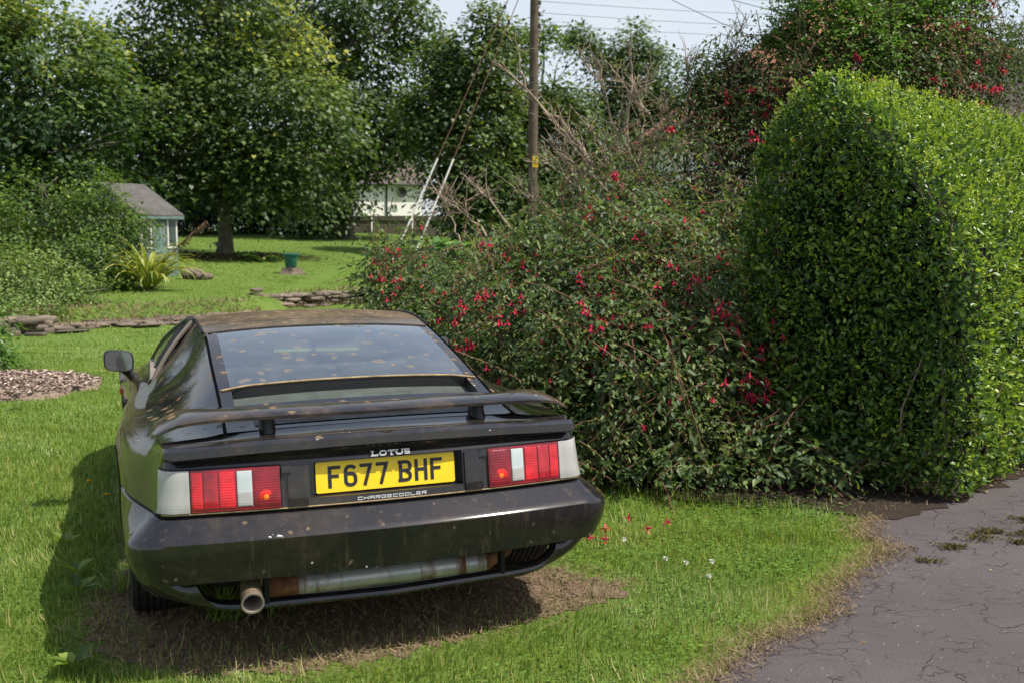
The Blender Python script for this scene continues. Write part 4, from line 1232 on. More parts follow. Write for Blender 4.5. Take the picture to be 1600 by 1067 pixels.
# ---- wheels and arch liners
def wheel(side, y):
    w = thing('wheel', None, None) if False else bpy.data.objects.new('wheel', None)
    link(w, car); w.location = (side * .777, y, .322)
    Mw = Matrix.Rotation(math.radians(90) * side, 4, 'Y')
    prof = [(.20, -.110), (.26, -.118), (.298, -.120), (.315, -.112), (.3225, -.095)]
    for k in range(7):   # tread ribs
        x0 = -.085 + k * .0245
        prof += [(.3245, x0), (.3245, x0 + .017), (.3165, x0 + .019), (.3165, x0 + .0225)]
    prof += [(.3225, .095), (.315, .112), (.298, .120), (.26, .118), (.20, .110)]
    MB().lathe(prof, 56, Mw).build('tyre', M_tyre, w, smooth=True, angle=30)
    MB().lathe([(.205, .108), (.198, .10), (.185, .06), (.07, .075), (.05, .09), (.0001, .09)], 40, Mw).build('rim', M_rim, w, smooth=True)
    return w
for s in (-1, 1):
    for y in (.88, 3.32): wheel(s, y)
for side in (1, -1):
    for ay, az, ar in ARCH:
        G = []
        for a in np.linspace(math.radians(-24), math.radians(204), 40):
            y, z = ay + ar * math.cos(a), az + ar * math.sin(a)
            x = XF(y, max(z, .18))
            G.append([Vector((side * (x + .003), y, z)), Vector((side * (x + .001), ay + (ar - .012) * math.cos(a), az + (ar - .012) * math.sin(a))), Vector((side * (x - .05), ay + (ar - .008) * math.cos(a), az + (ar - .008) * math.sin(a))), Vector((side * .55, y, z))])
        MB().quadgrid(G).build('wheel_arch', M_black, car, smooth=True)

# ---- door mirrors
for side in (-1, 1):
    c = Vector((side * .918, 2.44, .852))
    G = []
    def msec(k, dy):
        out_ = []
        for a in np.linspace(0, 2 * math.pi, 29):
            ca, sa = math.cos(a), math.sin(a)
            e = .55
            x = math.copysign(abs(ca) ** e, ca) * .077 * k; z = math.copysign(abs(sa) ** e, sa) * .058 * k
            z -= x * side * (-.10)
            out_.append(c + Vector((x, dy, z)))
        return out_
    hs = MB().quadgrid([msec(.90, .006), msec(.93, -.008), msec(1.0, -.006), msec(1.02, .02), msec(.95, .06), msec(.75, .10), msec(.4, .125), msec(.02, .13)])
    mh = hs.build('door_mirror', M_black, car, smooth=True, angle=50)
    o = msec(.905, .003)
    mg = MB(); mg.v = [tuple(p) for p in o[:-1]]; mg.f = [tuple(range(len(o) - 1))]
    mg.build('mirror_glass', M_mirror, mh)
    MB().tube([c + Vector((-side * .02, .05, -.04)), c + Vector((-side * .055, .07, -.085)), c + Vector((-side * .085, .08, -.115))], [.028, .022, .032], 12).build('mirror_stalk', M_black, mh, smooth=True)
for side in (-1, 1):
    x = XF(3.02, .60)
    MB().box((side * x - .014, 2.99, .585), (side * x + .014, 3.05, .615)).build('side_marker', M_mark, car, bevel=.004)

# ---- number plate and lettering
plate_o = Vector((0, .047, .689)); tilt = .161
Rp = Matrix.Translation(plate_o) @ Matrix.Rotation(-tilt, 4, 'X')
def rrect(w, h, r, n=6):
    pts = []
    for cx, cz, a0 in ((w / 2 - r, h / 2 - r, 0), (-w / 2 + r, h / 2 - r, 90), (-w / 2 + r, -h / 2 + r, 180), (w / 2 - r, -h / 2 + r, 270)):
        for k in range(n + 1):
            a = math.radians(a0 + 90 * k / n); pts.append((cx + r * math.cos(a), cz + r * math.sin(a)))
    return pts
mb = MB().poly_prism([Rp @ Vector((a, 0, b)) for a, b in rrect(.52, .111, .008)], Rp.to_3x3() @ Vector((0, .004, 0)))
plate = mb.build('number_plate', M_yellow, car)
meta(plate, 'yellow number plate reading F677 BHF')

def stroke(mb, path, w, M, depth, cap=True):
    """ribbon of width w along 2D path with mitred joints, raised by depth (prism)."""
    p = [Vector((a, b)) for a, b in path]; L_, R_ = [], []
    for i, q in enumerate(p):
        d0 = (q - p[i - 1]).normalized() if i > 0 else None
        d1 = (p[i + 1] - q).normalized() if i < len(p) - 1 else None
        if d0 is None: d0 = d1
        if d1 is None: d1 = d0
        n0, n1 = Vector((-d0.y, d0.x)), Vector((-d1.y, d1.x))
        n = (n0 + n1).normalized(); k = w / 2 / max(.35, n.dot(n0))
        L_.append(q + n * k); R_.append(q - n * k)
    o = len(mb.v); n = len(p)
    for dd in (0, -depth):
        for lst in (L_, R_): mb.v += [tuple(M @ Vector((v.x, dd, v.y))) for v in lst]
    a0, b0, a1, b1 = o, o + n, o + 2 * n, o + 3 * n
    for i in range(n - 1):
        mb.f += [(a1 + i, a1 + i + 1, b1 + i + 1, b1 + i), (a0 + i, a1 + i, a1 + i + 1, a0 + i + 1), (b0 + i, b0 + i + 1, b1 + i + 1, b1 + i)]
    mb.f += [(a0, b0, b1, a1), (a0 + n - 1, a1 + n - 1, b1 + n - 1, b0 + n - 1)]
def arc(cx, cy, rx, ry, a0, a1, n=8):
    return [(cx + rx * math.cos(math.radians(a0 + (a1 - a0) * k / n)), cy + ry * math.sin(math.radians(a0 + (a1 - a0) * k / n))) for k in range(n + 1)]
def glyph(ch, w, h, t):
    """centre-line strokes for a character in a w x h box with stroke t."""
    l, r, b, u = t / 2, w - t / 2, t / 2, h - t / 2; m = h * .53; c = min(w, h) * .32
    if ch == 'F': return [[(l, 0), (l, u), (w, u)], [(t, m), (w * .86, m)]]
    if ch == '7': return [[(0, u), (r - t * .1, u), (w * .36, 0)]]
    if ch == 'H': return [[(l, 0), (l, h)], [(r, 0), (r, h)], [(t, m), (w - t, m)]]
    if ch == 'B':
        return [[(-t * .25, u), (r - c, u)] + arc(r - c, u - c * .8, c, c * .8, 80, 0, 5) + arc(r - c * .8, m + c * .55, c * .8, c * .55, 0, -80, 4) + [(t * 1.0, m)],
                [(t * 1.0, m - t * 1.02)][:0] or [(r - c, m - t * .45)] + arc(r - c, (m - t * .45) - c * .8, c, c * .8, 80, 0, 5) + arc(r - c, b + c * .8, c, c * .8, 0, -80, 5) + [(-t * .25, b)], [(l, t), (l, h - t)]]
    if ch == '6':
        return [arc(r - c, u - c, c, c, 25, 90, 4) + arc(l + c, u - c, c, c, 90, 180, 6) + arc(l + c, b + c, c, c, 180, 270, 6) + arc(r - c, b + c, c, c, -90, 0, 6) + arc(r - c, m + t * .4 - c, c, c, 0, 90, 6) + [(t, m + t * .4)]]
    if ch == 'O': return [[(w * .5, u)] + arc(l + c, u - c, c, c, 90, 180, 5) + arc(l + c, b + c, c, c, 180, 270, 5) + arc(r - c, b + c, c, c, -90, 0, 5) + arc(r - c, u - c, c, c, 0, 90, 5) + [(w * .5, u)]]
    if ch == 'L': return [[(l, h), (l, b), (w, b)]]
    if ch == 'T': return [[(0, u), (w, u)], [(w / 2, 0), (w / 2, h - t)]]
    if ch == 'U': return [[(l, h)] + arc(l + c, b + c, c, c, 180, 270, 5) + arc(r - c, b + c, c, c, -90, 0, 5) + [(r, h)]]
    if ch == 'S':
        c2 = min(c, (h - 2 * t) * .3)
        return [arc(r - c2, u - c2, c2, c2, 20, 90, 4) + arc(l + c2, u - c2, c2, c2, 90, 180, 4) + arc(l + c2, h / 2 + c2 * .75, c2, c2 * .75, 180, 260, 4) + arc(r - c2, h / 2 - c2 * .75, c2, c2 * .75, 80, 0, 4) + arc(r - c2, b + c2, c2, c2, 0, -90, 4) + arc(l + c2, b + c2, c2, c2, 270, 200, 4)]
    if ch == 'C': return [[(w, u), (l, u), (l, b), (w, b)]]
    if ch == 'A': return [[(l, 0), (l, u), (r, u), (r, 0)], [(t, h * .42), (w - t, h * .42)]]
    if ch == 'R': return [[(l, 0), (l, u), (r, u), (r, h * .48), (t, h * .48)], [(w * .55, h * .48 - t / 2), (r, 0)]]
    if ch == 'G': return [[(w, u), (l, u), (l, b), (r, b), (r, h * .5), (w * .5, h * .5)]]
    if ch == 'E': return [[(w, u), (l, u), (l, b), (w, b)], [(t, h * .5), (w * .9, h * .5)]]
    if ch == 'Q': return [[(w / 2, u), (l, u), (l, b), (r, b), (r, u), (w / 2, u)]]
    return []
chars = MB(); x0 = -.216
for ch, wch, adv in (('F', .046, .058), ('6', .048, .058), ('7', .047, .060), ('7', .047, .086), ('B', .048, .060), ('H', .048, .060), ('F', .046, .05)):
    for pth in glyph(ch, wch, .079, .0125):
        stroke(chars, [(x0 + a, b - .0395) for a, b in pth], .0125, Rp @ Matrix.Translation((0, -.0006, 0)), .0012)
    x0 += adv
chars.build('plate_characters', M_char, plate)
# word badge above the plate: slab-serif capitals
bd = MB(); x0 = -.060; hz_ = .0200
def badge_M(x, zl): p = fas(x, zl, .0015 if zl < .7 else .016); return Matrix.Translation(p - Vector((x, 0, 0)))
for ch, wch in (('L', .024), ('O', .027), ('T', .026), ('U', .027), ('S', .022)):
    Mb = badge_M(x0, .768)
    t = .0052
    for pth in glyph(ch, wch, hz_, t): stroke(bd, [(x0 + a, b - hz_ / 2) for a, b in pth], t, Mb, .0025)
    ser = {'L': [(0, hz_), (0, 0)], 'T': [(wch / 2, 0)], 'U': [(.0026, hz_), (wch - .0026, hz_)]}.get(ch, [])
    for sx, sz in ser:
        zc = sz - .0012 if sz > .01 else .0012
        stroke(bd, [(x0 + sx - .0045, zc - hz_ / 2), (x0 + sx + .0075, zc - hz_ / 2)], .0024, Mb, .0028)
    if ch == 'T':
        for sx in (.0014, wch - .0014): stroke(bd, [(x0 + sx, hz_ - .008 - hz_ / 2), (x0 + sx, hz_ - .001 - hz_ / 2)], .0024, Mb, .0027)
    if ch == 'L': stroke(bd, [(x0 + wch - .0014, -hz_ / 2), (x0 + wch - .0014, .008 - hz_ / 2)], .0026, Mb, .0027)
    x0 += wch + .0040
bd.build('word_badge', M_chrome, car)
b2 = MB(); x0 = -.118
for ch in 'CHARGECOOLER':
    wch, hh, t = .0175, .0115, .0023
    Mb = badge_M(x0, .612)
    for pth in glyph('Q' if ch == 'O' else ch, wch, hh, t): stroke(b2, [(x0 + a, b - hh / 2) for a, b in pth], t, Mb, .002)
    x0 += .0217
b2.build('script_badge', M_chrome, car)
# ------------------------------------------------------------------ foliage
def ramp3(a, b, c): return [(0, a), (.55, b), (1, c)]
M_maple = leaf_mat('sycamore_leaf', [(0, (.020, .040, .013)), (.45, (.076, .122, .030)), (.75, (.150, .198, .042)), (.92, (.25, .28, .048)), (1, (.38, .37, .06))], .34, .50, .40)
M_mapley = leaf_mat('yellowing_leaf', [(0, (.022, .050, .015)), (.4, (.07, .125, .027)), (.75, (.19, .225, .04)), (1, (.40, .36, .06))], .34, .50, .35)
M_darkleaf = leaf_mat('dark_leaf', [(0, (.010, .022, .009)), (.6, (.026, .055, .016)), (1, (.06, .10, .025))], .22, .45, .35)
M_shrub = leaf_mat('shrub_leaf', [(0, (.030, .056, .013)), (.5, (.10, .16, .030)), (1, (.24, .29, .06))], .3, .5, .3)
M_pale = leaf_mat('pale_shrub_leaf', [(0, (.055, .090, .028)), (.5, (.18, .25, .07)), (1, (.34, .39, .13))], .3, .5, .3)
M_fuch = leaf_mat('fuchsia_leaf', [(0, (.020, .036, .013)), (.5, (.082, .130, .037)), (.85, (.17, .22, .055)), (1, (.28, .25, .07))], .32, .46, .28)
M_fuch2 = leaf_mat('thin_fuchsia_leaf', [(0, (.024, .040, .014)), (.5, (.068, .108, .034)), (1, (.17, .19, .06))], .28, .5, .25)
M_green = leaf_mat('bright_green_leaf', [(0, (.035, .08, .014)), (.5, (.095, .19, .03)), (1, (.20, .32, .05))], .35, .4, .4)
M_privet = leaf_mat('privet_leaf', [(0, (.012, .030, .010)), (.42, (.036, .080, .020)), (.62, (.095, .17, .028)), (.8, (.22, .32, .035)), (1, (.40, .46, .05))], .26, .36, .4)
M_bark = simple('grey_bark', (.15, .13, .105), .9, .2, var=.45, scale=5, bmp=.6)
M_twig = simple('pale_dead_twig', (.27, .21, .15), .9, .2, var=.35, scale=9)
M_rtwig = simple('reddish_twig', (.17, .075, .05), .8, .2, var=.35, scale=9)

def smoothnoise(P, seed):
    return (vnoise(P, 1.0, seed) + .6 * vnoise(P, 2.3, seed + 1) + .35 * vnoise(P, 5.0, seed + 2)) / 1.95

def crown(blobs, n_clusters, per, leaf, templ, seed, spread=(.30, .14), shell=.55, gap=.34, droop=.45, wl=.9, yellow=None, flat=1.05):
    """Leaves gathered in sprays around points in the outer shell of a union of ellipsoids."""
    r = np.random.default_rng(seed)
    C = np.array([b[0] for b in blobs], float); Rr = np.array([b[1] for b in blobs], float)
    w = np.array([rr[0] * rr[1] + rr[0] * rr[2] for rr in Rr]); w /= w.sum()
    # boughs first, then twigs round each bough end: layered sprays with gaps between
    sub = 7; nb = int(n_clusters / sub * 1.25) + 1
    k = r.choice(len(blobs), nb, p=w)
    d = unit(r.normal(size=(nb, 3)))
    rho = np.where(r.random(nb) < .22, r.uniform(.25, .7, nb), shell + (1.06 - shell) * r.random(nb) ** .6)
    bump_ = 1 + .24 * (smoothnoise(d * 2.2 + C[k], seed + 5) - .5) * 2
    P = C[k] + d * Rr[k] * (rho * bump_)[:, None]
    nv = smoothnoise(P * (1.2 if spread[0] > .2 else 2.4), seed + 9); keep = nv > np.quantile(nv, min(.6, gap * .8))
    P, d, k = P[keep], d[keep], k[keep]
    bs_ = Rr[k].mean(1)
    q = r.normal(size=(len(P), sub, 3)) * np.array([.21, .21, .055]) * np.minimum(bs_, 2.0)[:, None, None]
    q[:, :, 2] -= .5 * (q[:, :, 0] ** 2 + q[:, :, 1] ** 2) / np.minimum(bs_, 2.0)[:, None]
    bt = np.repeat(r.normal(0, .07, len(P)), sub)
    P = (P[:, None, :] + q).reshape(-1, 3); d = np.repeat(d, sub, 0)
    sel = r.permutation(len(P))[:n_clusters]; P, d, bt = P[sel], d[sel], bt[sel]
    n = len(P)
    cl = bt + r.normal(0, .09, n)
    Q = np.repeat(P, per, 0); D = np.repeat(d, per, 0); cl = np.repeat(cl, per)
    off = r.normal(size=(len(Q), 3)) * np.array([spread[0], spread[0], spread[1]])
    off[:, 2] -= .35 * (off[:, 0] ** 2 + off[:, 1] ** 2) / spread[0]
    Q = Q + off
    A = unit(unit(off * np.array([1, 1, .4])) + D * .5 + r.normal(0, .35, (len(Q), 3)) + np.array([0, 0, -droop]))
    Nn = unit(np.array([0, 0, flat]) + D * .42 + r.normal(0, .34, (len(Q), 3)))
    L = leaf * r.uniform(.65, 1.2, len(Q))
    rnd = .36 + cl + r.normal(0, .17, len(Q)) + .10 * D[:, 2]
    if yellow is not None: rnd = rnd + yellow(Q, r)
    return Q, A, Nn, L, L * wl, np.clip(rnd, 0, 1)

def limb_curve(a, b, r, sag=.0, wob=.06, n=7):
    a, b = np.array(a, float), np.array(b, float)
    t = np.linspace(0, 1, n)[:, None]; L = np.linalg.norm(b - a)
    pts = a + (b - a) * t; pts[:, 2] += sag * L * np.sin(np.pi * t[:, 0])
    pts[1:-1] += r.normal(0, wob * L / n * 1.6, (n - 2, 3))
    return pts

def tree(label, base, blobs, n, per, leaf, mat, seed, trunk_r=.2, yellow=None, group=None, templ='maple', name='sycamore_tree', **kw):
    b = Vector(base)
    t = thing(name, label, 'tree', b, 0, group)
    bl = [((c[0] - b.x, c[1] - b.y, c[2] - b.z), rr) for c, rr in blobs]
    r = np.random.default_rng(seed)
    acc = Acc()
    top = max(c[2] for c, _ in bl); cx = np.mean([c[0] for c, _ in bl]); cy = np.mean([c[1] for c, _ in bl])
    tp = limb_curve((0, 0, -.1), (cx * .5, cy * .5, top * .75), r, wob=.05, n=9)
    acc.tube(tp, np.linspace(trunk_r, trunk_r * .3, 9) * np.r_[1.35, np.ones(8)], 12, .5)
    acc.build('trunk', M_bark, t, smooth=True)
    la = Acc()
    for c, rr in bl:
        i = int(np.clip(np.searchsorted(tp[:, 2], c[2] - .35 * rr[2] - np.hypot(c[0], c[1]) * .35), 2, 7))
        la.tube(limb_curve(tp[i], c, r, sag=-.05), np.linspace(trunk_r * .42, trunk_r * .08, 7), 6, .5)
        for q in range(5):
            e = np.array(c) + unit(r.normal(size=(1, 3)))[0] * np.array(rr) * .85
            la.tube(limb_curve(np.array(c) * .8 + tp[i] * .2, e, r), np.linspace(trunk_r * .14, .008, 7), 4, .5)
    la.build('limbs', M_bark, t, smooth=True)
    Q, A, Nn, L, Wd, rnd = crown(bl, n, per, leaf, templ, seed, yellow=yellow, **kw)
    fa_ = Acc(); fa_.leaves(Q, A, Nn, L, Wd, templ, rnd)
    fa_.build('crown', mat, t)
    return t

def B(px, py, Y, r, ry=None, rz=None):
    p = at(px, py, Y); return ((p.x, p.y, p.z), (r, ry or r, rz or r))
def gbase(px, Y):
    p = at(px, 400, Y); return (p.x, Y, terr1(p.x, Y))

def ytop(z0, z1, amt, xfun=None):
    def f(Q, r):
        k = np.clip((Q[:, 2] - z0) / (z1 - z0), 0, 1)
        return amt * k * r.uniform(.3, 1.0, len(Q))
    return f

# main sycamore on the lawn
bs = gbase(352, 30)
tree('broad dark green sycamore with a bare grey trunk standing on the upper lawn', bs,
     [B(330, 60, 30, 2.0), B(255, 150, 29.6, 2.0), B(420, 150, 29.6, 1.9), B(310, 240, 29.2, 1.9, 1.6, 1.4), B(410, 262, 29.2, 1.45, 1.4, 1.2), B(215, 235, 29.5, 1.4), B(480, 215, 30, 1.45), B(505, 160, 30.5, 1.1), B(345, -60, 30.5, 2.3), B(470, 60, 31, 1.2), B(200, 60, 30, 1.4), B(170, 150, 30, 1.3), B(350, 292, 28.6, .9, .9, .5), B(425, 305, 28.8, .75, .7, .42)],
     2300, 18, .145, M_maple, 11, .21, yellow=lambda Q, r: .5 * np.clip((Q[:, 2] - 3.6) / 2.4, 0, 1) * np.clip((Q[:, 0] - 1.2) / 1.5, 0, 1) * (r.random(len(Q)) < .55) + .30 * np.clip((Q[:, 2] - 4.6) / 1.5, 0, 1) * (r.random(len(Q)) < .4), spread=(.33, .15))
# left sycamore
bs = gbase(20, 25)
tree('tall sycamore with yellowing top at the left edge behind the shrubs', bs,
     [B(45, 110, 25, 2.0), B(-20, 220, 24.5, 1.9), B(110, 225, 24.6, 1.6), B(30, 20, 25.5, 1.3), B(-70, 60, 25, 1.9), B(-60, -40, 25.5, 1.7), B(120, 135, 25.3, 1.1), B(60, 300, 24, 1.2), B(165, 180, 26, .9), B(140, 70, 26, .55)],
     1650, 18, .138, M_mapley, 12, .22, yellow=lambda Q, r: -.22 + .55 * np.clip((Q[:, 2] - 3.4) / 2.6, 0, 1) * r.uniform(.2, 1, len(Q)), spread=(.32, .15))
# tall trees beyond
bs = gbase(540, 43)
tree('very tall dark tree behind the sycamore with its top out of frame', bs,
     [B(470, 40, 43, 2.7), B(570, 40, 43, 2.6), B(600, 150, 42.5, 2.4), B(530, 170, 42.5, 2.6), B(628, 215, 42, 1.2), B(560, 225, 42, 1.5), B(500, 300, 42, 1.6), B(640, 200, 43, 1.2), B(640, 20, 43.5, 1.5), B(540, -80, 43, 3), B(400, 20, 44, 2.4), B(395, 160, 44, 2.6), B(440, 250, 44, 2)],
     2200, 18, .185, M_maple, 13, .3, yellow=lambda Q, r: -.04, spread=(.42, .20), group='tall trees beyond the lawn')
bs = gbase(718, 34)
tree('tall leafy tree with a pointed top just left of the utility pole', bs,
     [B(768, 40, 34.00, 0.793, 0.756, 0.944), B(755, 110, 34.00, 1.133), B(715, 165, 34.00, 1.284), B(775, 190, 34.00, 1.171), B(716, 240, 33.70, 1.020), B(745, 260, 33.70, 1.360), B(706, 95, 34.38, 0.907), B(690, 55, 34.76, 0.453), B(672, 165, 34.00, 0.831), B(740, 300, 33.62, 1.133), B(790, 280, 34.00, 1.133)],
     1700, 18, .145, M_maple, 14, .22, yellow=lambda Q, r: .04, spread=(.32, .15), group='tall trees beyond the lawn')
bs = gbase(845, 36)
tree('tall dark tree partly hidden behind the utility pole', bs,
     [B(800, 70, 36.00, 0.843), B(868, 120, 36.00, 0.919), B(810, 150, 36.00, 1.149), B(880, 160, 36.00, 0.843), B(850, 200, 35.69, 1.226), B(800, 250, 35.62, 1.302), B(880, 262, 35.62, 1.302), B(848, 60, 36.38, 0.613), B(855, 310, 35.62, 1.455), B(915, 225, 36.00, 0.843)],
     1400, 18, .150, M_maple, 15, .22, yellow=lambda Q, r: .0, spread=(.32, .15), group='tall trees beyond the lawn')
bs = gbase(975, 50)
tree('spreading tree on the skyline right of the utility pole under the wires', bs,
     [B(910, 55, 50, .9, .9, .7), B(955, 85, 50, 1.2), B(1010, 78, 50, 1.35), B(975, 140, 50, 2.0), B(1035, 130, 50, 1.1), B(930, 170, 50, 1.5), B(1020, 190, 49.5, 1.9), B(960, 235, 49.5, 2.2), B(1060, 250, 49.5, 2.0), B(1045, 175, 50, 1.2)],
     1400, 18, .185, M_maple, 16, .28, yellow=lambda Q, r: -.06, spread=(.42, .2), group='tall trees beyond the lawn')
bs = gbase(230, 50)
tree('row of dense dark trees closing the view far behind the playhouse and the sycamore', bs,
     [B(60, 190, 50, 2.6), B(130, 250, 50, 2.4), B(210, 200, 50, 2.6), B(270, 270, 50, 2.2), B(330, 220, 50, 2.6), B(400, 270, 50, 2.2), B(460, 230, 50, 2.4), B(20, 290, 50, 2.2), B(190, 290, 50, 2), B(520, 265, 50, 1.4), B(360, 300, 49.5, 1.8), B(120, 130, 51, 2.2), B(300, 130, 51, 2.4), B(-60, 250, 50, 2.8), B(-170, 230, 49, 3.0), B(-290, 240, 48, 3.2), B(-420, 220, 46, 3.4), B(-120, 120, 50, 3.0), B(-260, 120, 49, 3.2)],
     2300, 18, .24, M_darkleaf, 18, .24, group='tall trees beyond the lawn', templ='kite', spread=(.42, .22), gap=.12, wl=.7)
# dark understorey at the far edge of the lawn
for k, (px_, Y, r_, lab) in enumerate(((310, 45, 1.9, 'dark evergreen shrub left of the sycamore trunk at the lawn end'), (395, 46, 1.8, 'dark evergreen shrub right of the sycamore trunk at the lawn end'), (460, 46.5, 1.7, 'dark evergreen shrub in the middle of the far lawn edge'), (500, 46, 1.0, 'dark evergreen shrub beside the board fence at the lawn end'), (225, 43, 2.1, 'dark evergreen shrub behind the green playhouse'), (130, 40, 2.3, 'dark evergreen shrub far behind the left hand shrubs'))):
    bs = gbase(px_, Y); c = Vector(bs)
    bl = [((c.x, c.y, c.z + .9), (r_, r_, 1.1)), ((c.x - .7, c.y, c.z + 1.7), (r_ * .7, r_ * .7, .9)), ((c.x + .8, c.y + .2, c.z + 1.5), (r_ * .7, r_ * .7, .9))]
    tree(lab, bs, bl, 330, 18, .16, M_darkleaf, 30 + k, .07, group='dark shrubs under the trees', templ='kite', name='evergreen_shrub', spread=(.28, .16), gap=.1, shell=.35, wl=.6)

def shrub(name, label, bs, bl, n, per, leaf, mat, seed, group=None, templ='kite', **kw):
    return tree(label, bs, bl, n, per, leaf, mat, seed, .045, group=group, templ=templ, name=name, **kw)
shrub('tall_shrub', 'tall mixed green shrub hiding the left side of the playhouse', gbase(100, 20.5),
      [B(60, 340, 20.5, .95), B(140, 335, 20.5, .8), B(172, 315, 21, .62), B(110, 410, 20, .9), B(20, 390, 20.5, 1.0), B(185, 395, 20.4, .55), B(-50, 340, 21, 1.2), B(150, 420, 19.8, .6), B(200, 345, 21, .42), B(60, 285, 20.8, .45)], 1500, 15, .09, M_shrub, 41, spread=(.16, .11), wl=.6, gap=.34)
shrub('pale_shrub', 'pale green spreading shrub in front of the taller left shrubs', gbase(70, 17.8),
      [B(30, 425, 17.8, .62), B(95, 440, 17.8, .55, .5, .42), B(150, 455, 17.6, .36, .4, .28), B(-20, 440, 17.6, .6), B(60, 465, 17.2, .45, .4, .3), B(30, 490, 16.2, .36, .35, .2), B(95, 488, 16.4, .28, .3, .16), B(-15, 480, 16.2, .4, .4, .3), B(-60, 420, 18, .7)], 1000, 14, .072, M_pale, 42, spread=(.12, .07), wl=.6, gap=.15)
shrub('laurel_shrub', 'dark glossy leaved shrub cut off by the left edge beside the bark mulch', gbase(-25, 11.6),
      [B(-25, 520, 11.6, .30), B(-12, 560, 11.4, .22, .22, .14), B(-50, 480, 11.8, .35), B(2, 585, 11.0, .12)], 210, 12, .075, M_green, 43, spread=(.09, .07), wl=.45)
shrub('outer_shrub', 'rounded green shrub at the far left beyond the rockery stones', gbase(-190, 19), [B(-150, 380, 19, 1.1), B(-250, 360, 19, 1.4), B(-340, 390, 18, 1.2), B(-200, 300, 20, 1.2)], 900, 14, .085, M_shrub, 44, spread=(.16, .11), wl=.6, gap=.3)
# ground fern under the sycamore
def fern(label, base, n, ln, seed, mat, wdt=.05, grp=None, name='fern', cat='plant'):
    r = np.random.default_rng(seed); acc = Acc()
    for k in range(n):
        a = r.uniform(0, 6.28); l = ln * r.uniform(.6, 1.15); up = r.uniform(.5, 1.1)
        t = np.linspace(0, 1, 9); rad = l * t * np.cos(up * (1 - .8 * t)) ; zz = l * (t * math.sin(up) - .55 * t ** 2.2)
        pts = np.c_[rad * math.cos(a), rad * math.sin(a), np.maximum(zz, .01)]
        acc.tube(pts, .003, 3, .3)
        for s in (-1, 1):
            ax = np.c_[np.full(8, -math.sin(a) * s), np.full(8, math.cos(a) * s), np.full(8, -.1)] + .5 * np.diff(pts, axis=0) / l * 8
            acc.leaves(pts[1:], ax, np.tile([0, 0, 1.0], (8, 1)) + r.normal(0, .2, (8, 3)), wdt * 2.2 * np.sin(np.pi * (t[1:] * .85 + .1)), wdt * .8, 'kite', np.clip(.5 + r.normal(0, .2, 8), 0, 1))
    o = acc.build(name, mat); o.location = base; meta(o, label, cat, grp); return o
fern('green fern growing beside the planter under the sycamore', gbase(405, 28.5), 16, .62, 3, M_green, .07)
fern('small fern among brown leaves right of the sycamore trunk', gbase(385, 29.3), 12, .5, 4, M_green, .06)
# leaf litter below the sycamore
r = np.random.default_rng(8); n = 900
c = Vector(gbase(360, 29.6)); P = np.c_[c.x + r.normal(0, 1.0, n), c.y + r.normal(0, .6, n)]; acc = Acc(); a = r.uniform(0, 6.28, n)
acc.leaves(np.c_[P, terr(P[:, 0], P[:, 1]) + .03 + r.uniform(0, .10, n)], np.c_[np.cos(a), np.sin(a), r.normal(0, .4, n)], np.c_[r.normal(0, .5, (n, 2)), np.ones(n)], r.uniform(.06, .14, n), .07, 'kite', r.random(n))
meta(acc.build('leaf_litter', leaf_mat('brown_leaf', [(0, (.05, .03, .02)), (.6, (.15, .09, .05)), (1, (.25, .17, .10))], .1, .8, .2)), kind='stuff')

# ------------------------------------------------------------------ New Zealand flax and its dead flower stalk
M_flax = leaf_mat('variegated_flax', [(0, (.07, .12, .02)), (.45, (.20, .26, .045)), (.8, (.46, .44, .11)), (1, (.60, .52, .20))], .2, .4, .4)
fb_ = Vector(gbase(232, 20.3)); r = np.random.default_rng(17)
flax = thing('flax_plant', 'yellow striped strap leaved flax clump in front of the playhouse', 'plant', fb_)
acc = Acc()
for k in range(110):
    a = r.uniform(0, 6.28); l = r.uniform(.8, 1.55); up = r.uniform(.75, 1.5); w = r.uniform(.05, .085)
    t = np.linspace(0, 1, 12); bend = r.uniform(.8, 1.9)
    th = up - bend * 1.7 * t ** 2.2
    seg = l / 11; rad = np.r_[0, np.cumsum(np.cos(th[:-1]) * seg)] + .05; zz = np.r_[0, np.cumsum(np.sin(th[:-1]) * seg)]
    ca, sa = math.cos(a), math.sin(a); wid = w * np.sin(np.pi * np.clip(t * .9 + .1, 0, 1)) ** .6 * (1 - t ** 4)
    ctr = np.c_[rad * ca, rad * sa, np.maximum(zz, .02)]; sd = np.array([-sa, ca, 0])
    V = np.concatenate([ctr + sd * wid[:, None] * .5, ctr - sd * wid[:, None] * .5 + np.array([0, 0, 0]), ctr + np.c_[np.zeros((12, 2)), -.015 * np.ones(12)]])
    i = np.arange(11)
    F1 = np.stack([i, i + 1, 24 + i + 1, 24 + i], 1); F2 = np.stack([24 + i, 24 + i + 1, 12 + i + 1, 12 + i], 1)
    edge = np.r_[np.full(24, .85), np.full(12, .25)]
    acc.add(V, [F1, F2], np.clip(edge + r.normal(0, .12), 0, 1))
acc.build('leaves', M_flax, flax)
sk = Acc(); p0_ = np.array([.1, -.1, .3]); p1_ = np.array(at(322, 345, 20.0)) - np.array(fb_)
ln_ = limb_curve(p0_, p1_, r, sag=.03, wob=.01, n=14); sk.tube(ln_, np.linspace(.016, .006, 14), 6, .3)
for k in range(34):
    t = r.uniform(.42, 1.0); i = t * 13; q = ln_[int(i)] + (ln_[min(13, int(i) + 1)] - ln_[int(i)]) * (i % 1)
    dirn = np.array([r.normal(0, .5), r.normal(0, .5), -1.0])
    sk.tube(np.array([q, q + dirn * .03, q + dirn * r.uniform(.08, .15)]), [.004, .013, .003], 4, r.random())
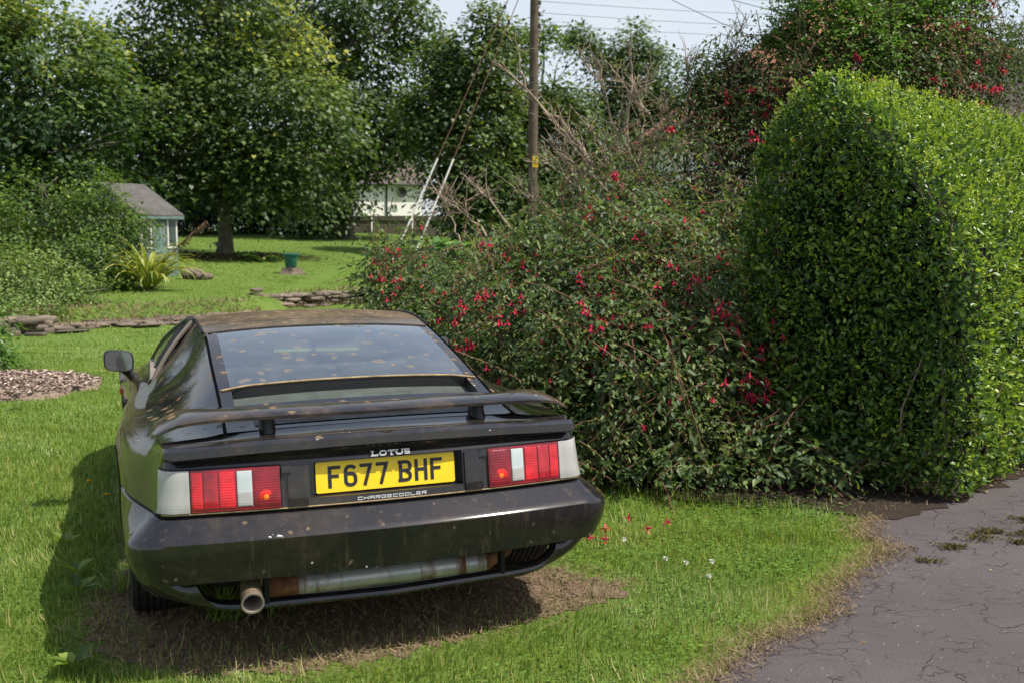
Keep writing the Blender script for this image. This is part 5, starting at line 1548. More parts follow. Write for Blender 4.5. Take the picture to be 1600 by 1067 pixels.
sk.build('seed_stalk', simple('brown_seedhead', (.13, .075, .04), .8, .2, var=.4, scale=9), flax)

# ------------------------------------------------------------------ fuchsia shrubs
def arcs(bl, n, ln, seed, droop=.5, shell=.72, gap=.30, face=None):
    """Arching shoots ending on the surface of the blobs; returns list of point arrays."""
    r = np.random.default_rng(seed)
    C = np.array([b[0] for b in bl]); R_ = np.array([b[1] for b in bl])
    w = R_[:, 0] * R_[:, 2]; w = w / w.sum()
    k = r.choice(len(bl), n * 2, p=w); d = unit(r.normal(size=(len(k), 3)) + np.array([0, -.35, .1]))
    P = C[k] + d * R_[k] * (shell + (1.06 - shell) * r.random(len(k)) ** .6)[:, None] * (1 + .2 * (smoothnoise(d * 2 + C[k], seed) - .5) * 2)[:, None]
    ok = (smoothnoise(P * 1.8, seed + 3) > gap) & (P[:, 2] > .08 + 0 * P[:, 2])
    P, d, k = P[ok][:n], d[ok][:n], k[ok][:n]
    out_ = unit(d * np.array([1, 1, .55]) + r.normal(0, .45, d.shape))
    L = ln * r.uniform(.6, 1.25, len(P))
    t = np.linspace(-1, 0, 8)
    pts = P[:, None, :] + out_[:, None, :] * L[:, None, None] * t[None, :, None]
    pts[:, :, 2] += (-droop * L)[:, None] * ((t + 1) ** 2 - .45)[None, :] * r.uniform(.4, 1.3, len(P))[:, None]
    return pts, L, d

def spray_leaves(pts, L, per, leaf, seed, wl=.5, start=.15, droop=.5, tone=0.0):
    r = np.random.default_rng(seed); n = len(pts)
    t = np.linspace(start, 1.0, per)[None, :] + r.normal(0, .02, (n, per)); t = np.clip(t, 0, .999) * 7
    i = t.astype(int); f = (t - i)[..., None]
    a = np.take_along_axis(pts, i[..., None], 1); b = np.take_along_axis(pts, np.minimum(i + 1, 7)[..., None], 1)
    Q = a + (b - a) * f; T = unit(b - a)
    up = np.array([0, 0, 1.0]); sd = unit(np.cross(T, up) + 1e-6)
    s = np.where(np.arange(per) % 2 == 0, 1.0, -1.0)[None, :, None]
    rot = r.normal(0, .5, (n, per, 1))
    A = unit(sd * s * np.cos(rot) + up * np.sin(rot) * .6 + T * .65 + r.normal(0, .22, Q.shape) + np.array([0, 0, -droop]))
    Nn = unit(up * .9 + r.normal(0, .38, Q.shape) + np.array([.12, -.18, 0]))
    sz = leaf * r.uniform(.6, 1.2, (n, per)) * (1.1 - .45 * (t / 7))
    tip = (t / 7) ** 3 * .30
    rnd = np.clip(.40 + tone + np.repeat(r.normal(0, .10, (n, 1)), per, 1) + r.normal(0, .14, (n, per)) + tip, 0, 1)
    return Q.reshape(-1, 3), A.reshape(-1, 3), Nn.reshape(-1, 3), sz.ravel(), sz.ravel() * wl, rnd.ravel()

def flower_mesh():
    acc = Acc()
    acc.tube(np.array([[0, 0, 0], [0, 0, -.018]]), .0012, 3, .1)
    acc.tube(np.array([[0, 0, -.016], [0, 0, -.022], [0, 0, -.034], [0, 0, -.040]]), [.0022, .0042, .0040, .0055], 6, .55)
    for k in range(4):
        a = k * math.pi / 2 + .3
        acc.leaves(np.array([[.003 * math.cos(a), .003 * math.sin(a), -.038]]), np.array([[math.cos(a), math.sin(a), -.55]]), np.array([[math.cos(a) * .5, math.sin(a) * .5, 1.0]]), .030, .0125, 'kite', .7)
    acc.tube(np.array([[0, 0, -.038], [0, 0, -.050], [0, 0, -.056]]), [.0045, .006, .005], 6, .12)
    acc.tube(np.array([[0, 0, -.050], [.002, 0, -.082]]), .0009, 3, .8)
    return acc
M_flower = leaf_mat('fuchsia_flower', [(0, (.10, .015, .16)), (.08, (.16, .02, .18)), (.2, (.30, .02, .03)), (.5, (.62, .012, .055)), (1, (.78, .02, .07))], .25, .45, .4, 1.0)
_fo = flower_mesh().build('flower', M_flower); FLOWER_ME = _fo.data; bpy.data.objects.remove(_fo)
FV = np.empty(len(FLOWER_ME.vertices) * 3, np.float32); FLOWER_ME.vertices.foreach_get('co', FV); FV = FV.reshape(-1, 3)

def place_flowers(parent, base, pts, d, n_cl, seed, scale=1.12, limit=100, prefer=None):
    """clusters of hanging flowers at shoot tips; the nearest ones are parts of their own."""
    r = np.random.default_rng(seed)
    tips = pts[:, -1, :] + np.array(base)
    score = tips[:, 1] * .02 + r.uniform(0, 2.6, len(tips)) + 1.6 * d[:, 1] - .5 * d[:, 2] + .9 * (tips[:, 2] < .45)
    if prefer is not None: score = score + prefer(tips)
    sel = np.argsort(score)[:n_cl]
    spots = []
    for s in sel:
        for q in range(int(r.integers(1, 7) if r.random() < .6 else 1)):
            j = r.integers(5, 8); p = pts[s, j] + r.normal(0, .022, 3) + d[s] * .035 + np.array([0, -.025, -.012]); spots.append(p)
    spots = np.array(spots); order = np.argsort(spots[:, 1])
    for c_i, i in enumerate(order[:limit]):
        o = bpy.data.objects.new('flower', FLOWER_ME); COL.objects.link(o); o.parent = parent
        o.location = spots[i]; o.rotation_euler = (r.normal(0, .25), r.normal(0, .25), r.uniform(0, 6.28)); k = scale * r.uniform(.8, 1.25); o.scale = (k, k, k)
    rest = order[limit:]
    if len(rest):
        acc = Acc(); V0 = FV.astype(float)
        polys = {}
        for p in FLOWER_ME.polygons: polys.setdefault(len(p.vertices), []).append(list(p.vertices))
        rn = np.empty(len(V0), np.float32); FLOWER_ME.attributes['rnd'].data.foreach_get('value', rn)
        for i in rest:
            a = r.uniform(0, 6.28); Rz = np.array([[math.cos(a), -math.sin(a), 0], [math.sin(a), math.cos(a), 0], [0, 0, 1]])
            acc.add(V0 @ Rz.T * scale + spots[i], [np.array(f) for f in polys.values()], rn)
        o = acc.build('farther_flowers', M_flower, parent); meta(o, kind='stuff')

def fuchsia(name, label, base, blobs, n, ln, per, leaf, mat, seed, flowers, twig_mat=M_rtwig, stems=60, limit=100, prefer=None, droop=.5, gap=.3, tone=0, scale=1.12, dense=0, shell=.72, long_=0):
    b = Vector(base); t = thing(name, label, 'shrub', b)
    bl = [((c[0] - b.x, c[1] - b.y, c[2] - b.z), rr) for c, rr in blobs]
    r = np.random.default_rng(seed)
    pts, L, d = arcs(bl, n, ln, seed, droop, gap=gap, shell=shell)
    acc = Acc(); acc.leaves(*spray_leaves(pts, L, per, leaf, seed + 1, tone=tone), 'kite' if leaf < .03 else 'oval') if False else None
    Q, A, Nn, S, Wd, rnd = spray_leaves(pts, L, per, leaf, seed + 1, tone=tone)
    acc = Acc(); acc.leaves(Q, A, Nn, S, Wd, 'oval', rnd)
    if long_:
        pl, Ll, dl = arcs(bl, long_, ln * 2.1, seed + 21, droop * .9, gap=.1, shell=.98)
        Q, A, Nn, S, Wd, rnd = spray_leaves(pl, Ll, 26, leaf * .9, seed + 22, tone=tone + .08)
        acc.leaves(Q, A, Nn, S, Wd, 'oval', rnd)
        pts = np.concatenate([pl, pts]); d = np.concatenate([dl, d])
    if dense:   # inner leaves that close the shrub
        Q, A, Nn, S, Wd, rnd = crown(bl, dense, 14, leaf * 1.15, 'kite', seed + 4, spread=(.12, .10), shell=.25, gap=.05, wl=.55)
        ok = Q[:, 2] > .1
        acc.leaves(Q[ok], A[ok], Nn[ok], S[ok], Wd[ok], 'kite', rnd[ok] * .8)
    acc.build('foliage', mat, t)
    tw = Acc()
    for p in pts[::2]: tw.tube(p[[0, 2, 4, 7]], [.0046, .0040, .0030, .0018], 3, .5)
    tw.build('shoots', twig_mat, t)
    st = Acc(); cz = np.array([[c[0], c[1], 0] for c, _ in bl])
    for k in range(stems):
        c, rr = bl[r.integers(len(bl))]
        s0 = np.array([c[0] * .75 + r.normal(0, .25), c[1] * .8 + .15 + r.normal(0, .2), -.02]); e = np.array(c) + unit(r.normal(size=(1, 3)))[0] * np.array(rr) * .8
        st.tube(limb_curve(s0, e, r, sag=.12, wob=.10, n=8), np.linspace(.016, .004, 8) * r.uniform(.5, 1.4), 5, .5)
    st.build('stems', M_twig, t, smooth=True)
    if flowers: place_flowers(t, base, pts, d, flowers, seed + 2, scale, limit, prefer)
    return t, bl

F1 = [B(640, 425, 9.7, .5, .5, .45), B(605, 410, 10, .3, .3, .24), B(700, 480, 8.7, .75, .7, .6), B(770, 475, 9.3, .72), B(850, 520, 7.7, .85), B(850, 460, 8.9, .74), B(950, 590, 6.9, .72), B(1000, 480, 7.7, .9), B(965, 415, 8.6, .85), B(1060, 620, 6.6, .62), B(1085, 530, 7.1, .75),
      B(1110, 690, 6.35, .42), B(965, 700, 6.2, .38), B(1010, 660, 6.3, .5), B(1220, 690, 6.45, .42), B(610, 435, 10, .36, .4, .32), B(885, 640, 6.9, .45), B(935, 745, 5.95, .2, .2, .2), B(1150, 610, 6.9, .6), B(1160, 450, 7.9, .8), B(830, 420, 9.3, .5), B(1300, 730, 6.3, .32, .3, .28), B(1160, 735, 5.98, .30, .3, .24), B(1250, 735, 6.05, .3, .3, .24), B(1050, 735, 5.9, .26, .26, .2), B(1370, 740, 6.0, .28, .24, .24), B(1300, 745, 5.9, .22, .2, .2)]
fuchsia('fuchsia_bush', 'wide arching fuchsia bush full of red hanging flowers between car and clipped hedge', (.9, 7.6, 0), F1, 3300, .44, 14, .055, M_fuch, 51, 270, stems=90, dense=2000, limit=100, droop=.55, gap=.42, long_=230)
F2 = [B(1085, 320, 9.0, .75), B(1150, 400, 8.6, .6), B(950, 325, 9.8, .66), B(1050, 290, 9.6, .85), B(1120, 220, 9.6, .62), B(890, 345, 9.9, .36), B(1130, 320, 9.3, .8), B(1090, 400, 9, .8), B(1185, 250, 9.2, .6), B(1180, 360, 8.8, .6), B(990, 235, 10, .35), B(1000, 370, 9.4, .7)]
f2, bl2 = fuchsia('straggly_fuchsia', 'straggly fuchsia with bare pale branches sticking up behind the wide bush', (2.0, 9.6, 0), F2, 1150, .36, 12, .045, M_fuch2, 61, 26, stems=110, dense=760, limit=60, gap=.46, droop=.4, long_=60)
# bare dead branches standing out of it
acc = Acc(); r = np.random.default_rng(66); b0 = np.array([2.0, 9.6, 0])
def bare(px0, py0, Y0, px1, py1, Y1, rad, kids=9):
    a = np.array(at(px0, py0, Y0)) - b0; b = np.array(at(px1, py1, Y1)) - b0
    c = limb_curve(a, b, r, sag=.04, wob=.10, n=10); acc.tube(c, np.linspace(rad, rad * .25, 10), 6, .5)
    for k in range(kids):
        i = r.integers(3, 9); dd = unit((c[i] - c[i - 1])[None])[0]; e = c[i] + (dd * r.uniform(.15, .5) + r.normal(0, .16, 3) + np.array([0, 0, .10])) * np.linalg.norm(b - a) * .42
        q = limb_curve(c[i], e, r, wob=.12, n=7); acc.tube(q, np.linspace(rad * .42, .003, 7), 4, .5)
        for m_ in range(4):
            j = r.integers(2, 6); e2 = q[j] + unit(r.normal(size=(1, 3)))[0] * r.uniform(.06, .22) + np.array([0, 0, .05])
            acc.tube(limb_curve(q[j], e2, r, n=4), np.linspace(.0042, .002, 4), 3, .5)
for args in ((960, 300, 9.4, 805, 125, 9.7, 0.0297), (950, 290, 9.4, 850, 175, 9.5, 0.0243), (980, 270, 9.6, 985, 70, 9.8, 0.0216), (1000, 260, 9.6, 1010, 115, 9.9, 0.0162), (1040, 220, 9.5, 955, 110, 9.7, 0.0175), (1050, 210, 9.5, 1180, 120, 9.6, 0.0270),
             (985, 270, 9.6, 920, 95, 10, 0.0162), (1080, 200, 9.5, 1070, 90, 9.8, 0.0135), (930, 330, 9.3, 840, 240, 9.4, 0.0189), (800, 360, 9.2, 720, 270, 9.5, 0.0135), (760, 370, 9.2, 665, 290, 9.5, 0.0121), (1000, 330, 9.2, 905, 190, 9.4, 0.0203), (1130, 190, 9.3, 1165, 20, 9.5, 0.0108), (1060, 250, 9.3, 1030, 150, 9.6, .014), (900, 330, 9.3, 870, 215, 9.6, .014), (950, 300, 9.2, 890, 250, 9.3, .012), (1000, 280, 9.3, 1060, 170, 9.5, .013), (880, 340, 9.2, 800, 300, 9.4, .011), (720, 380, 9.2, 690, 305, 9.5, .009), (1010, 300, 9.2, 960, 190, 9.4, 0.0175)):
    bare(*args)
acc.build('bare_branches', M_twig, f2, smooth=True)
F3 = [B(1120, 120, 9.6, .35, .4, .28), B(1190, 150, 9.5, .5), B(1130, 170, 9.5, .4), B(1235, 85, 9.6, .3), B(1090, 150, 9.7, .25), B(1225, 130, 9.4, .55), B(1250, 190, 9.0, .55), B(1500, 70, 9.6, .42), B(1545, 120, 9.6, .42), B(1400, 130, 9.4, .6), B(1470, 160, 9.4, .55), B(1580, 75, 10, .3), B(1330, 150, 9.2, .5), B(1540, 10, 9.8, .28), B(1165, 110, 9.6, .32)]
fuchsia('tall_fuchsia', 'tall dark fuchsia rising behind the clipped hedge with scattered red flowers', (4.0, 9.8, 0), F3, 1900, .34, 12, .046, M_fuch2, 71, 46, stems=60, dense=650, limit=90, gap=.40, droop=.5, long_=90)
GS = [B(1290, 40, 9.3, .5), B(1380, 40, 9.4, .6), B(1340, 100, 9.2, .5), B(1440, 50, 9.5, .5), B(1420, -30, 9.6, .6), B(1300, -40, 9.5, .6), B(1240, 30, 9.4, .32), B(1480, -10, 9.6, .4), B(1215, 60, 9.4, .22), B(1330, 170, 9.1, .4)]
b_ = (3.5, 9.4, 0); t_ = thing('overgrown_privet', 'fresh green overgrown privet bush standing above the clipped hedge', 'shrub', b_)
bl = [((c[0] - b_[0], c[1] - b_[1], c[2]), rr) for c, rr in GS]
pts, L, d = arcs(bl, 1150, .34, 81, -.25, gap=.30)
acc = Acc(); acc.leaves(*spray_leaves(pts, L, 14, .055, 82, droop=.1)[:5], 'oval', spray_leaves(pts, L, 14, .055, 82, droop=.1)[5])
Q, A, Nn, S, Wd, rnd = crown(bl, 380, 14, .055, 'kite', 83, spread=(.13, .11), shell=.3, gap=.1, wl=.5); acc.leaves(Q, A, Nn, S, Wd, 'kite', rnd * .8)
acc.build('foliage', M_green, t_)
tw = Acc(); r = np.random.default_rng(84)
for p in pts[::2]: tw.tube(p[::2], [.004, .0035, .003, .002], 3, .5)
for k in range(40):
    c, rr = bl[r.integers(len(bl))]; tw.tube(limb_curve((c[0] * .5 + r.normal(0, .2), r.normal(0, .2), 0), np.array(c) + r.normal(0, .2, 3), r, sag=.05, n=9), np.linspace(.022, .004, 9), 5, .5)
tw.build('stems', M_twig, t_, smooth=True)

# ------------------------------------------------------------------ clipped hedge
HC = np.array([2.57, 5.69, 0]); HU = np.array([.682, .731, 0]); HV = np.array([-.731, .682, 0])
HP = np.array([(.05, .05), (.0, .35), (-.02, .8), (.0, 1.35), (.20, 1.76), (.54, 2.20), (.96, 2.53), (1.18, 2.36), (1.38, 2.06), (1.49, 1.5), (1.47, .05)])
hedge = thing('clipped_hedge', 'tall clipped privet hedge with sunlit yellow green slope and shaded end face', 'hedge', HC)
seg = np.linalg.norm(np.diff(HP, axis=0), axis=1); cum = np.r_[0, np.cumsum(seg)]
def hedge_pts(n, seed, u0, u1, pw=1.0):
    r = np.random.default_rng(seed); s = r.uniform(0, cum[-1], n); i = np.clip(np.searchsorted(cum, s, 'right') - 1, 0, len(HP) - 2)
    f = ((s - cum[i]) / seg[i])[:, None]; q = HP[i] + (HP[i + 1] - HP[i]) * f; dd = (HP[i + 1] - HP[i]) / seg[i][:, None]
    nn = np.c_[-dd[:, 1], dd[:, 0]]
    u = u0 + (u1 - u0) * r.random(n) ** pw
    P = HU * u[:, None] + HV * q[:, :1] + np.array([0, 0, 1.0]) * q[:, 1:]
    Nn = HV * nn[:, :1] + np.array([0, 0, 1.0]) * nn[:, 1:]
    return P, Nn
def end_pts(n, seed):
    r = np.random.default_rng(seed); v = r.uniform(-.05, 1.55, n * 2); z = r.uniform(.05, 2.62, n * 2)
    ok = inside(v, z, HP); v, z = v[ok][:n], z[ok][:n]
    P = HV * v[:, None] + np.array([0, 0, 1.0]) * z[:, None]; return P, np.tile(-HU, (len(P), 1))
r = np.random.default_rng(90)
def privet(acc, P, Nn, depth, tone, seed, size=.036):
    r = np.random.default_rng(seed); n = len(P)
    bmp_ = .05 * (smoothnoise(P * 3.5, seed) - .5) * 2
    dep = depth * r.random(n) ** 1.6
    P = P + Nn * (bmp_ + .02 - dep)[:, None] + r.normal(0, .012, P.shape)
    A = unit(Nn * r.uniform(.1, 1.0, n)[:, None] + np.array([0, 0, .35]) + r.normal(0, .55, P.shape))
    N2 = unit(Nn * .6 + np.array([0, 0, .6]) + r.normal(0, .5, P.shape))
    L = size * r.uniform(.45, 1.3, n) * (1 + .25 * (smoothnoise(P * 2.1, seed + 3) - .5))
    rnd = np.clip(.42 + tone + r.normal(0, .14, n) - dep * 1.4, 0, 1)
    hole = smoothnoise(P * 5.0, seed + 6); keep = (hole > np.quantile(hole, .12)) | (r.random(n) < .3)
    rnd = np.clip(rnd + .16 * (smoothnoise(P * 1.7, seed + 8) - .5), 0, 1)
    acc.leaves(P[keep], A[keep], N2[keep], L[keep], (L * r.uniform(.42, .66, n))[keep], 'oval', rnd[keep])
acc = Acc()
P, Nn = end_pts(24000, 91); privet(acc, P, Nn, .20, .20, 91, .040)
P, Nn = hedge_pts(34000, 92, 0, 2.6); privet(acc, P, Nn, .16, .22, 92, .040)  # lighter leaf tone than the end face, painting this side and top as sunlit
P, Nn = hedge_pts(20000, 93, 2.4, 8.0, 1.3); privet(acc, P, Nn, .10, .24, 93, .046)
# pale young shoots standing proud; their bright tone also paints the upper slopes sunlit
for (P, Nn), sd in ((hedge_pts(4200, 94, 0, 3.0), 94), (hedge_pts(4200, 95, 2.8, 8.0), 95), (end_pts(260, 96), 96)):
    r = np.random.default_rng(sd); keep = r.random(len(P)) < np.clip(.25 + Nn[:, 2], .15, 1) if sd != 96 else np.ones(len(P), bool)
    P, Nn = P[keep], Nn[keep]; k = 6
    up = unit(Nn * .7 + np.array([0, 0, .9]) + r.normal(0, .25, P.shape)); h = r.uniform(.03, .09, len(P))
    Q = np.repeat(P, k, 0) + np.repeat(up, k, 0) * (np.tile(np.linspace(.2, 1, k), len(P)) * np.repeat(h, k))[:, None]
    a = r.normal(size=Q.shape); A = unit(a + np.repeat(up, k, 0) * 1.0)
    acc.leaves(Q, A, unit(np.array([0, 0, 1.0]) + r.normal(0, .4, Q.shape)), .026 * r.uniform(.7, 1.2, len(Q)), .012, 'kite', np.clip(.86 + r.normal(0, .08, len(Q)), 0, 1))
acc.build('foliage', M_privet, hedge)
# twig framework round a solid dark core added to block light
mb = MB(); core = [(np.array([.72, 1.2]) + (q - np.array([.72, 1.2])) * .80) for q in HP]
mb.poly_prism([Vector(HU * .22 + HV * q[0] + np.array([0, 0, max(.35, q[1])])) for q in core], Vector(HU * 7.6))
M_core = simple('hedge_core_dark', (.012, .014, .008), .95, .1, var=.5, scale=20)
mb.build('dark_core', M_core, hedge)
tw = Acc(); r = np.random.default_rng(97)
for k in range(150):
    u = r.uniform(.05, 4) ** 1; v = r.uniform(.1, 1.4); z1 = r.uniform(.5, 2.2)
    a = HU * u + HV * v; e = HU * (u + r.normal(0, .2)) + HV * (v + r.normal(0, .2)) + np.array([0, 0, z1]); tw.tube(limb_curve(a, e, r, n=6), np.linspace(.014, .004, 6), 4, .5)
for k in range(260):
    P, Nn = end_pts(40, 1000 + k) if k % 2 else hedge_pts(1, 1000 + k, 0, 3)
    e = P[0] + Nn[0] * .02; a = P[0] - Nn[0] * .3 - np.array([0, 0, r.uniform(.1, .4)]); tw.tube(limb_curve(a, e, r, n=5), np.linspace(.006, .002, 5), 3, .5)
tw.build('twigs', M_twig, hedge, smooth=True)
# ------------------------------------------------------------------ grass
M_grass = leaf_mat('grass_blade', [(0, (.045, .092, .016)), (.4, (.150, .230, .042)), (.7, (.28, .335, .080)), (.88, (.42, .42, .16)), (1, (.48, .39, .20))], .36, .45, .35, 1.25)
M_straw = leaf_mat('dead_grass_blade', [(0, (.08, .052, .03)), (.5, (.19, .13, .078)), (1, (.34, .26, .16))], .12, .85, .15)
M_clover = leaf_mat('clover_leaf', [(0, (.045, .11, .016)), (.5, (.105, .21, .032)), (1, (.19, .30, .05))], .25, .5, .3)

def poly_dist(x, y, poly):
    """distance to polygon outline"""
    P = np.asarray(poly, float); Q = np.roll(P, -1, 0); best = np.full(len(x), 1e9)
    for (a, b), (c, d) in zip(P, Q):
        dx, dy = c - a, d - b; l2 = dx * dx + dy * dy + 1e-12
        t = np.clip(((x - a) * dx + (y - b) * dy) / l2, 0, 1)
        best = np.minimum(best, np.hypot(x - a - t * dx, y - b - t * dy))
    return best
def frustum_pts(n, y0, y1, r, pw=1.0, side=.62):
    y = y0 + (y1 - y0) * r.random(n) ** pw; x = (r.random(n) * 2 - 1) * (side * y + .35); return x, y
TYRES = [c2w(-.78, .88), c2w(.78, .88), c2w(-.78, 3.32), c2w(.78, 3.32)]
def lawn_mask(x, y, r):
    ok = np.ones(len(x), bool)
    din = inside(x, y, DRIVE); dd = poly_dist(x, y, DRIVE); ok &= ~(din & (dd > .05 * r.random(len(x)) ** 2))
    sin_ = inside(x, y, SOIL); ds = poly_dist(x, y, SOIL); ok &= ~(sin_ & (ds > .24 * r.random(len(x)) ** 2.2)) | (sin_ & (r.random(len(x)) < .012)); ok &= ~(~sin_ & (ds < .14) & (r.random(len(x)) < .55 * (1 - ds / .14)))
    bi = inside(x, y, BED); db = poly_dist(x, y, BED); ok &= ~(bi & (db > .25 * r.random(len(x)) ** 2))
    ok &= ~inside(x, y, MULCH) | (r.random(len(x)) < .02)
    wy = np.interp(x, WLX, WLY); ok &= ~((np.abs(y - wy) < .25) & (r.random(len(x)) < .8))
    for tx, ty in TYRES: ok &= np.hypot(x - tx, y - ty) > .16
    ok &= x < 3.2 + 0 * y + np.where(y > 6, -1.2, 0)
    return ok, dd, ds, din, sin_

def grass_zone(acc, n, y0, y1, h, w, seed, pw=1.0):
    r = np.random.default_rng(seed); x, y = frustum_pts(n, y0, y1, r, pw)
    ok, dd, ds, din, sin_ = lawn_mask(x, y, r); x, y, dd, ds = x[ok], y[ok], dd[ok], ds[ok]
    n = len(x); P = np.c_[x, y, terr(x, y) - .004]
    patch = smoothnoise(np.c_[x, y, x * 0] * 1.6, 3); fine = smoothnoise(np.c_[x, y, x * 0] * 5.5, 8)
    k = patch * .6 + fine * .5
    a = r.uniform(0, 6.28, n); comb = smoothnoise(np.c_[x, y, x * 0] * 1.1, 12) * 9
    dirx, diry = .7 * np.cos(a) + .5 * np.cos(comb), .7 * np.sin(a) + .5 * np.sin(comb)
    lean = r.uniform(.7, 3.0, n)
    A = np.c_[dirx * lean, diry * lean, np.ones(n)]
    N2 = np.c_[-dirx, -diry, .3 * np.ones(n)]
    L = h * r.uniform(.5, 1.35, n) * (.60 + .75 * k)
    edge = np.clip(1 - dd / .28, 0, 1); L *= 1 - .45 * edge * r.random(n); L *= 1 - .35 * np.clip(1 - ds / .12, 0, 1)
    bedd = poly_dist(x, y, BED); L *= 1 + .9 * np.clip(1 - bedd / .22, 0, 1) * (r.random(n) < .5) * (dd > .4)
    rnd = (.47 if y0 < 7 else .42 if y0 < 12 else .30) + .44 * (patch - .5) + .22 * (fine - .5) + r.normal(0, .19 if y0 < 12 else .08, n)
    dry = edge ** 1.3 * r.uniform(.1, .95, n) + .55 * np.clip(1 - ds / .14, 0, 1) * r.random(n)
    rnd = np.clip(rnd + dry * .65, 0, 1); rnd[r.random(n) < .03] = .93
    tall = (r.random(n) < .03) & (y < 12); L = np.where(tall, L * 2.1, L); rnd = np.where(tall, np.clip(rnd + .12, 0, 1), rnd)
    acc.leaves(P, A, N2, L, w * r.uniform(.7, 1.3, n), 'blade', rnd)
acc = Acc()
grass_zone(acc, 130000, 2.7, 5.2, .042, .0042, 201)
grass_zone(acc, 110000, 5.0, 8.0, .042, .0056, 202)
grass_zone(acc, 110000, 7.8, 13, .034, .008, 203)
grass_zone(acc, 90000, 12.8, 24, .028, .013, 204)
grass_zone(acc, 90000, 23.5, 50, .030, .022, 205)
meta(acc.build('lawn_grass', M_grass), kind='stuff')
# clover leaves among the near grass
r = np.random.default_rng(210); x, y = frustum_pts(52000, 2.9, 7.5, r); ok, dd, ds, _, _ = lawn_mask(x, y, r); cm_ = smoothnoise(np.c_[x, y, x * 0] * 1.9, 30) + .28 * np.clip((x + .4) / 1.2, 0, 1) + r.normal(0, .10, len(x))
ok &= (cm_ > .76) & (dd > .12) & (ds > .08); x, y = x[ok], y[ok]; n = len(x); acc = Acc()
for k in range(3):
    a0 = r.uniform(0, 6.28, n) * 0 + k * 2.094 + np.random.default_rng(5).uniform(0, 6.28, n)
    acc.leaves(np.c_[x, y, .014 + .018 * np.random.default_rng(6).random(n)], np.c_[np.cos(a0), np.sin(a0), np.full(n, .12)], np.c_[r.normal(0, .2, (n, 2)), np.ones(n)], .0105 * np.random.default_rng(9).uniform(.6, 1.2, n), .009, 'oval', np.clip(.5 + np.random.default_rng(7).normal(0, .2, n), 0, 1))
meta(acc.build('clover', M_clover), kind='stuff')
# dead straw lying on the bare soil, at the lawn edge and below the hedge
acc = Acc(); r = np.random.default_rng(220)
def straw(x, y, z, L, seed, w=.003):
    r = np.random.default_rng(seed); n = len(x); a = r.uniform(0, 6.28, n)
    acc.leaves(np.c_[x, y, z + r.uniform(.001, .016, n)], np.c_[np.cos(a), np.sin(a), r.normal(.08, .16, n)], np.c_[r.normal(0, .4, (n, 2)), np.ones(n)], L * r.uniform(.4, 1.4, n), w, 'blade', np.clip(r.normal(.5, .25, n), 0, 1))
x = r.uniform(-2.1, .7, 26000); y = r.uniform(3.3, 5.2, 26000); ok = inside(x, y, SOIL) | (poly_dist(x, y, SOIL) < .16 * r.random(len(x)) ** 1.5); straw(x[ok], y[ok], .008, .035, 221)
x = r.uniform(.3, 2.3, 60000); y = r.uniform(3.0, 5.4, 60000); dd = poly_dist(x, y, DRIVE); ok = (dd < .13 * r.random(len(x)) ** 1.4 + .01); straw(x[ok], y[ok], .010, .040, 222)
x = r.uniform(.3, 3.5, 9000); y = r.uniform(5.0, 6.8, 9000); ok = inside(x, y, BED) & (r.random(9000) < .12); straw(x[ok], y[ok], .014, .05, 223, .004)
for seed_, k in ((224, 2600),):
    x = r.uniform(-9.5, 1, k * 3); y = np.interp(x, WLX, WLY) + r.normal(0, .35, k * 3); z = terr(x, y); r2 = np.random.default_rng(seed_); a = r2.uniform(0, 6.28, len(x))
    acc.leaves(np.c_[x, y, z + r2.uniform(.0, .06, len(x))], np.c_[np.cos(a), np.sin(a), r2.normal(.4, .4, len(x))], np.c_[r2.normal(0, .5, (len(x), 2)), np.ones(len(x))], r2.uniform(.05, .14, len(x)), .014, 'blade', np.clip(r2.normal(.5, .25, len(x)), 0, 1))
meta(acc.build('dead_grass', M_straw), kind='stuff')
# crumbs of soil
acc = Acc(); r = np.random.default_rng(230)
x = r.uniform(-2.1, .8, 5200); y = r.uniform(3.3, 5.2, 5200); ok = inside(x, y, SOIL)
for xx, yy in zip(x[ok][:1500], y[ok][:1500]):
    s = r.uniform(.003, .010); acc.add(ICO_V * s * r.uniform(.7, 1.3, 3) + np.array([xx, yy, .008]), [ICO_F], r.random())
meta(acc.build('soil_crumbs', M_soil), kind='stuff')
# moss on the drive
M_moss = leaf_mat('moss', [(0, (.030, .024, .010)), (.6, (.075, .062, .018)), (1, (.13, .11, .03))], .1, .9, .1)
acc = Acc(); r = np.random.default_rng(240)
for px_, py_, rx_, ry_, k in ((1490, 858, .09, .04, 420), (1560, 835, .20, .07, 900), (1520, 845, .10, .04, 300), (1440, 862, .07, .03, 90), (1400, 870, .10, .05, 120), (1450, 880, .10, .04, 180), (1590, 850, .15, .05, 600), (1425, 905, .05, .02, 60), (1280, 975, .05, .02, 70), (1590, 815, .10, .05, 400)):
    g = gnd(px_, py_); P = np.c_[g.x + r.normal(0, rx_ * .55, k), g.y + r.normal(0, ry_ * .55, k)]; nz_ = smoothnoise(np.c_[P, P[:, :1] * 0] * 16, 5) > .5; P = P[nz_]; k = len(P)
    a = r.uniform(0, 6.28, k); acc.leaves(np.c_[P, np.full(k, .011) + r.random(k) * .012], np.c_[np.cos(a), np.sin(a), r.uniform(0, .9, k)], np.c_[r.normal(0, .4, (k, 2)), np.ones(k)], .014, .010, 'kite', np.clip(r.normal(.5, .25, k), 0, 1))
meta(acc.build('moss', M_moss), kind='stuff')
